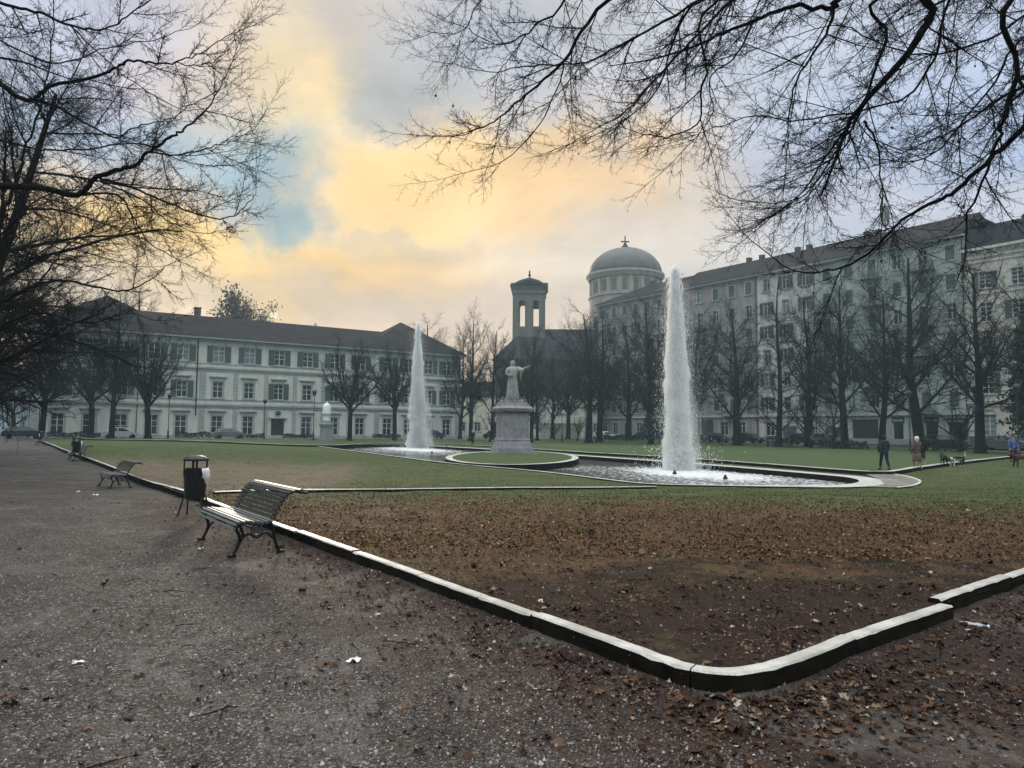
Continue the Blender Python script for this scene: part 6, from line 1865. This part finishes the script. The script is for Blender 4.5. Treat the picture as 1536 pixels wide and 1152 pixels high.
Rd = [.14, .07, .13, .10, .12, .085, .055, .045, .13, .09, .055, .045]
for hand, dv in ((7, V3((1, 0, .35))), (11, V3((1, -.1, .1)))):
    hh = V3(V[hand]); dv = dv.normalized()
    for k in range(5):
        n0 = len(V); off = V3((0, .0, (k-1.5)*.026)) if k < 4 else V3((-.03, -.05, .02))
        V += [tuple(hh+dv*.06+off), tuple(hh+dv*(.14-.012*abs(k-1.5) if k < 4 else .07)+off*1.2)]; E += [(hand, n0), (n0, n0+1)]; Rd += [.014, .011]
link('body', skin_mesh('statue_body', V, E, Rd, 2, S), M['bronze'], fg_)
mb = MB()                                     # wide sleeve, veil, flowers at the feet
mb.tube([V3((.30, 0, 2.04))*S, V3((.50, -.08, 1.93))*S, V3((.62, -.12, 1.88))*S], [.13*S, .12*S, .14*S], 12, flat=1.2)
mb.tube([V3((.50, -.08, 1.93))*S, V3((.50, -.06, 1.6))*S, V3((.47, -.04, 1.25))*S], [.09*S, .08*S, .03*S], 10, flat=.5)
mb.build('sleeve', M['bronze'], fg_, True)
mb = MB(); mb.lathe([(.001, 2.56*S), (.1*S, 2.52*S), (.155*S, 2.40*S), (.15*S, 2.25*S), (.2*S, 2.08*S), (.31*S, 1.95*S), (.35*S, 1.75*S)], 20, cap=False, fn=lambda r, z, a: r*(1+.04*math.sin(a*8)))
for i in range(len(mb.v)): v = V3(mb.v[i]); mb.v[i] = (v.x, min(v.y+.03, 9) if v.y > -.05*S else -.05*S+.03, v.z)
mb.build('veil', M['bronze'], fg_, True)
t = thing('flower_wreath', 'low wreath of pale flowers and leaves at the feet of the robed statue', 'wreath', (pp.x, Yp+1.2, sh_))
rg = np.random.default_rng(6); n = 420
a = rg.uniform(0, 6.28, n); r_ = rg.uniform(.62, .95, n)*.62*S; c = np.stack([np.cos(a)*r_*1.15, np.sin(a)*r_, rg.uniform(.03, .30, n)*S*.7], 1)
d_ = rg.normal(0, 1, (n, 3)); d_ /= np.linalg.norm(d_, axis=1, keepdims=True); e_ = np.cross(d_, rg.normal(0, 1, (n, 3))); e_ /= np.linalg.norm(e_, axis=1, keepdims=True); s_ = rg.uniform(.04, .10, (n, 1))
Vq = np.stack([c-d_*s_, c+e_*s_*.6, c+d_*s_, c-e_*s_*.6], 1).reshape(-1, 3); Vq[:, 2] = np.maximum(Vq[:, 2], .004)
M['wreath'] = island_mat('wreath_petal', [(0, (.05, .06, .04)), (.6, (.12, .12, .09)), (1, (.55, .52, .48))], .7)
link('flowers', np_mesh('flowers', Vq, np.arange(4*n).reshape(-1, 4)), M['wreath'], t)
# the small white statue before the institute
Yw = 90.0; bw_ = base(489.5, Yw); k = Yw/F
zz_ = lambda y: at(489, y, Yw).z-bw_.z
st2 = thing('grey_pedestal', 'small grey stone pedestal under the white statue', 'pedestal', bw_, R(10))
mb = MB()
for w0, w1, y0, y1 in ((10.5, 10.5, 661, 656), (8.5, 8.2, 655.9, 640), (9.3, 10.4, 639.9, 636.5), (10.2, 9.0, 636.4, 635), (7.0, 6.6, 634.9, 632.2)): mb.box(-w0*k, w0*k, -w0*k, w0*k, zz_(y0) if y0 < 660 else -.2, zz_(y1), taper=(w0-w1)*k)
mb.build('shaft', M['plinth'], st2)
ws = thing('white_statue', 'small bright white statue of a cloaked figure on the grey pedestal', 'statue', (bw_.x, bw_.y, bw_.z+zz_(632.2)), R(5))
hh = (zz_(601)-zz_(632.2)); 
mb = MB()
fz = lambda r, z, a: r*(1+.08*math.sin(a*7+z*2)+.03*math.sin(a*13))
mb.lathe([(5.6*k, 0), (5.4*k, .1*hh), (5.0*k, .32*hh), (6.2*k, .34*hh), (6.3*k, .40*hh), (6.0*k, .6*hh), (5.7*k, .72*hh), (5.2*k, .80*hh), (3.2*k, .86*hh), (1.5*k, .875*hh)], 36, fn=fz); mb.build('cloak', M['white_marble'], ws, True)
V = [(0, 0, .82*hh), (0, 0, .88*hh), (0, 0, .93*hh), (0, 0, .975*hh), (3.6*k, 0, .80*hh), (4.8*k, -1*k, .62*hh), (1.5*k, -5.6*k, .56*hh), (-3.6*k, 0, .80*hh), (-4.8*k, -1*k, .62*hh), (-1.5*k, -5.6*k, .56*hh)]
link('body', skin_mesh('white_body', V, [(0, 1), (1, 2), (2, 3), (0, 4), (4, 5), (5, 6), (0, 7), (7, 8), (8, 9)], [.2, .07, .15, .11, .15, .11, .08, .15, .11, .08], 2, 1.0), M['white_marble'], ws)

# ------------------------------------------------------------------ street lamps
def make_lamp(loc, label, H=5.2):
    t = thing('street_lamp', label, 'street lamp', loc, 0, 'street lamps round the square')
    mb = MB(); mb.lathe([(.16, -.05), (.16, .25), (.12, .3), (.10, .8), (.075, .85), (.05, 1.2), (.045, H-.75), (.07, H-.72)], 10); mb.build('post', M['lamp_iron'], t)
    mb = MB(); mb.lathe([(.10, H-.70), (.17, H-.62), (.27, H-.28), (.29, H-.24)], 8); mb.build('lantern', M['lamp_iron'], t)
    mb = MB(); mb.lathe([(.32, H-.238), (.24, H-.12), (.06, H-.03), (.03, H+.06), (.0, H+.09)], 8); mb.build('lamp_cap', M['lamp_iron'], t)
    return t
lamp0 = None
for px, top, Y, lab in ((252, 590, 88, 'street lamp right of the forked tree before the institute downpipe'), (396, 598, 90, 'street lamp with dark lantern left of the institute door'), (470, 584, 88, 'street lamp just left of the small white statue'), (42, 590, 84, 'street lamp at the left end of the institute'), (1083, 588, 90, 'street lamp in the gap right of the nearer jet'), (1151, 594, 88, 'street lamp left of the narrow straight tree'), (1183, 600, 84, 'street lamp right of the narrow straight tree'), (1365, 585, 70, 'street lamp between the first shop and the thickest trunk'), (1527, 575, 58, 'street lamp at the right edge before the cream house'), (843, 600, 100, 'street lamp between the two young staked trees')):
    b = base(px, Y); H = at(px, top, Y).z-b.z
    if lamp0 is None: lamp0 = make_lamp(b, lab, 5.2); lamp0.scale = (1, 1, H/5.2)
    else: dup(lamp0, b, 0, lab, (1, 1, H/5.2))
# ------------------------------------------------------------------ parked cars
def paint(name, col): return simple(name, col, .28, var=.06, scale=2, spec=.7)
PT = [paint('dark_blue_car_paint', (.015, .02, .035)), paint('pale_grey_car_paint', (.38, .40, .42)), paint('black_car_paint', (.012, .012, .014)), paint('grey_car_paint', (.10, .11, .12))]
def car_mesh():
    mb = MB()
    prof = [(-2.05, .30), (-2.1, .62), (-2.0, .88), (-1.75, .95), (-1.35, 1.38), (-.9, 1.47), (.25, 1.46), (.75, 1.32), (1.25, .95), (1.85, .82), (2.08, .62), (2.08, .30)]
    def wid(z): return .86 if z < .95 else .86-.22*min(1, (z-.95)/.5)
    n = len(prof)
    for sgn in (-1, 1):
        mb.v += [(x, sgn*wid(z), z) for x, z in prof]
    for i in range(n-1): mb.face(i, i+1, n+i+1, n+i)
    mb.face(*range(n)[::-1]); mb.face(*range(n, 2*n)); mb.face(n-1, 0, n, 2*n-1)
    return mb
CB = car_mesh().mesh('car_body')
mb = MB()
for sgn in (-1, 1):
    for pts in ([(-1.32, .98), (-1.12, 1.33), (-.35, 1.38), (-.35, .98)], [(-.28, .98), (-.28, 1.38), (.28, 1.37), (.68, 1.2), (1.05, .98)]):
        q = [(x, sgn*(.86-.22*min(1, max(0, (z-.95))/.5)+.008), z) for x, z in pts]; mb.poly(q if sgn > 0 else q[::-1])
mb.poly([(-1.73, -.7, .99), (-1.73, .7, .99), (-1.38, .6, 1.37), (-1.38, -.6, 1.37)]); mb.poly([(.80, -.62, 1.315), (.80, .62, 1.315), (1.26, .74, .975), (1.26, -.74, .975)])
CG = mb.mesh('car_glass'); CG.materials.append(M['glass'])
mb = MB(); mb.lathe([(.14, -.1), (.30, -.1), (.32, -.06), (.32, .06), (.30, .1), (.14, .1)], 16); CW = mb.mesh('wheel'); CW.materials.append(M['black_iron'])
mb = MB(); mb.box(-.04, .02, -.18, .18, -.06, .06); CL = mb.mesh('light'); CL.materials.append(M['frame_white'])
def car(px, Y, rz, ci, label, z=0.004):
    p = at(px, 655, Y)
    t = thing('parked_car', label, 'car', (p.x, Y, z), rz, 'cars parked along the streets')
    b = link('body', CB.copy(), PT[ci], t); link('windows', CG, None, t)
    for x in (-1.3, 1.3):
        for y in (-.80, .80):
            w_ = link('wheel', CW, None, t, (x, y, .32)); w_.rotation_euler = (R(90), 0, 0)
    for y in (-.58, .58): link('headlight', CL, None, t, (2.08, y, .66)); link('tail_light', CL, None, t, (-2.06, y, .72))
aI = math.atan2(dI[1], dI[0]); aR_ = math.atan2(dR[1], dR[0])
for px, Y, rz, ci, lab in ((343, 94, aI, 3, 'grey car parked before the institute, left of its door'), (34, 84, aI, 2, 'dark car parked at the far left before the pale blue house'), (180, 88, aI, 1, 'pale car parked before the left end of the institute'), (648, 117, aI, 0, 'dark blue car parked behind the foot of the farther jet'), (742, 118, 2.3, 0, 'dark car parked just left of the pedestal of the robed statue'), (905, 121, aR_, 1, 'pale grey car parked at the foot of the tan house'), (968, 113, aR_, 3, 'grey car parked left of the nearer jet behind the evergreen'), (1072, 102, aR_, 2, 'black car parked right of the nearer jet beside the street lamp'), (1122, 97, aR_, 2, 'black car parked between the two lamps before the brownish house'), (1205, 90, aR_, 0, 'dark blue car parked before the roller shutters'), (1240, 87, aR_, 3, 'grey car parked left of the dark entrance'), (1415, 74, aR_, 2, 'black car parked before the second and third shopfronts'), (1505, 67, aR_, 3, 'grey car parked before the cream house')):
    car(px, Y, rz, ci, lab)
# ------------------------------------------------------------------ low hedges, dark benches, flower tubs
def hedge(px0, Y0, px1, Y1, h_, label, seed, wid=.8, fn=lambda x, y: 0):
    a_, b_ = at(px0, 655, Y0), at(px1, 655, Y1)
    L = math.hypot(b_.x-a_.x, Y1-Y0); t = thing('low_hedge', label, 'hedge', (a_.x, Y0, far_z(a_.x, Y0)-.1), math.atan2(Y1-Y0, b_.x-a_.x), 'low hedges along the street')
    rg = np.random.default_rng(seed); n = int(L*230)
    c = np.stack([rg.uniform(0, L, n), rg.uniform(-wid/2, wid/2, n), rg.random(n)**.6*h_], 1); c[:, 2] *= 1+.15*np.sin(c[:, 0]*2.1)
    d_ = rg.normal(0, 1, (n, 3)); d_ /= np.linalg.norm(d_, axis=1, keepdims=True); e_ = np.cross(d_, rg.normal(0, 1, (n, 3))); e_ /= np.linalg.norm(e_, axis=1, keepdims=True); s_ = rg.uniform(.06, .14, (n, 1))
    Vq = np.stack([c-d_*s_, c+e_*s_*.6, c+d_*s_, c-e_*s_*.6], 1).reshape(-1, 3)
    link('foliage', np_mesh('hedge_foliage', Vq, np.arange(4*n).reshape(-1, 4)), M['needle'], t)
for i, (a_, b_, c_, d_, h_, lab) in enumerate(((70, 86, 190, 92, .7, 'low hedge at the foot of the left wing of the institute'), (262, 94, 330, 98, .8, 'low hedge under the first windows right of the institute downpipe'), (352, 99, 395, 101, .6, 'low hedge just left of the institute door'), (425, 103, 470, 106, .6, 'low hedge just right of the institute door'), (560, 112, 600, 115, .6, 'low hedge left of the farther jet'), (985, 104, 1060, 98, 1.1, 'dark hedge behind the foot of the nearer jet'), (1150, 92, 1190, 89, 1.2, 'dark hedge under the narrow straight tree'), (1228, 84, 1300, 79, 1.0, 'dark hedge under the small many stemmed trees'), (1385, 72, 1450, 67, 1.3, 'dark hedge behind the spotted dog'), (905, 112, 960, 107, .8, 'low hedge right of the two close trunks'))):
    hedge(a_, b_, c_, d_, h_, lab, i+50)
# ------------------------------------------------------------------ small litter
M['clear_plastic'] = simple('clear_crushed_plastic', (.30, .33, .36), .2, var=.2, scale=30, spec=.8)
p = onz(1456, 938, .03)
bt = thing('plastic_bottle', 'crushed clear plastic bottle lying outside the kerb at the right', 'bottle', (p.x, p.y, .035), R(-28))
mb = MB(); prof = [(.004, -.10), (.026, -.098), (.030, -.08), (.024, -.05), (.031, -.02), (.025, .02), (.030, .045), (.020, .075), (.011, .095), (.011, .11)]
mb.lathe(prof, 14, fn=lambda r, z, a: r*(1+.12*math.sin(a*3+z*60)))
for i in range(len(mb.v)): v = mb.v[i]; mb.v[i] = (v[2], v[0], v[1]*.7)
mb.build('shell', M['clear_plastic'], bt, True)
mb = MB(); mb.tube([(.11, 0, 0), (.125, 0, 0)], .014, 10); mb.build('cap', M['white_plastic'], bt)
M['paper'] = simple('white_paper', (.62, .62, .60), .8, var=.1)
def scrap(px, py, size, label, seed):
    p = onz(px, py, 0.0); z = ground_z_np(np.array([p.x]), np.array([p.y]))[0]
    rnd = random.Random(seed); n = 5; mb = MB()
    mb.v = [((i-2)/2*size*.6+rnd.gauss(0, size*.05), (j-2)/2*size*.4+rnd.gauss(0, size*.05), .008+abs(rnd.gauss(0, size*.14))) for j in range(n) for i in range(n)]
    for j in range(n-1):
        for i in range(n-1):
            if (i, j) in ((0, 0), (3, 3)): continue
            q = j*n+i; mb.face(q, q+1, q+n+1, q+n)
    o = mb.build('paper_scrap', M['paper'], None, False, (p.x, p.y, z)); o.rotation_euler = (0, 0, rnd.uniform(0, 3)); tag(o, label, 'litter')
scrap(532, 989, .085, 'white paper scrap on the gravel below the kerb, nearest the middle', 1)
scrap(118, 993, .06, 'small white paper scrap on the gravel at the lower left', 2)
scrap(143, 735, .13, 'white paper scrap on the path in front of the second bench', 3)
scrap(118, 727, .12, 'white paper scrap on the path left of the second bench', 4)
scrap(301, 823, .07, 'tiny white scrap on the gravel left of the nearest bench', 5)
scrap(1385, 885, .07, 'white scrap in the brown leaves near the right kerb', 6) if False else None
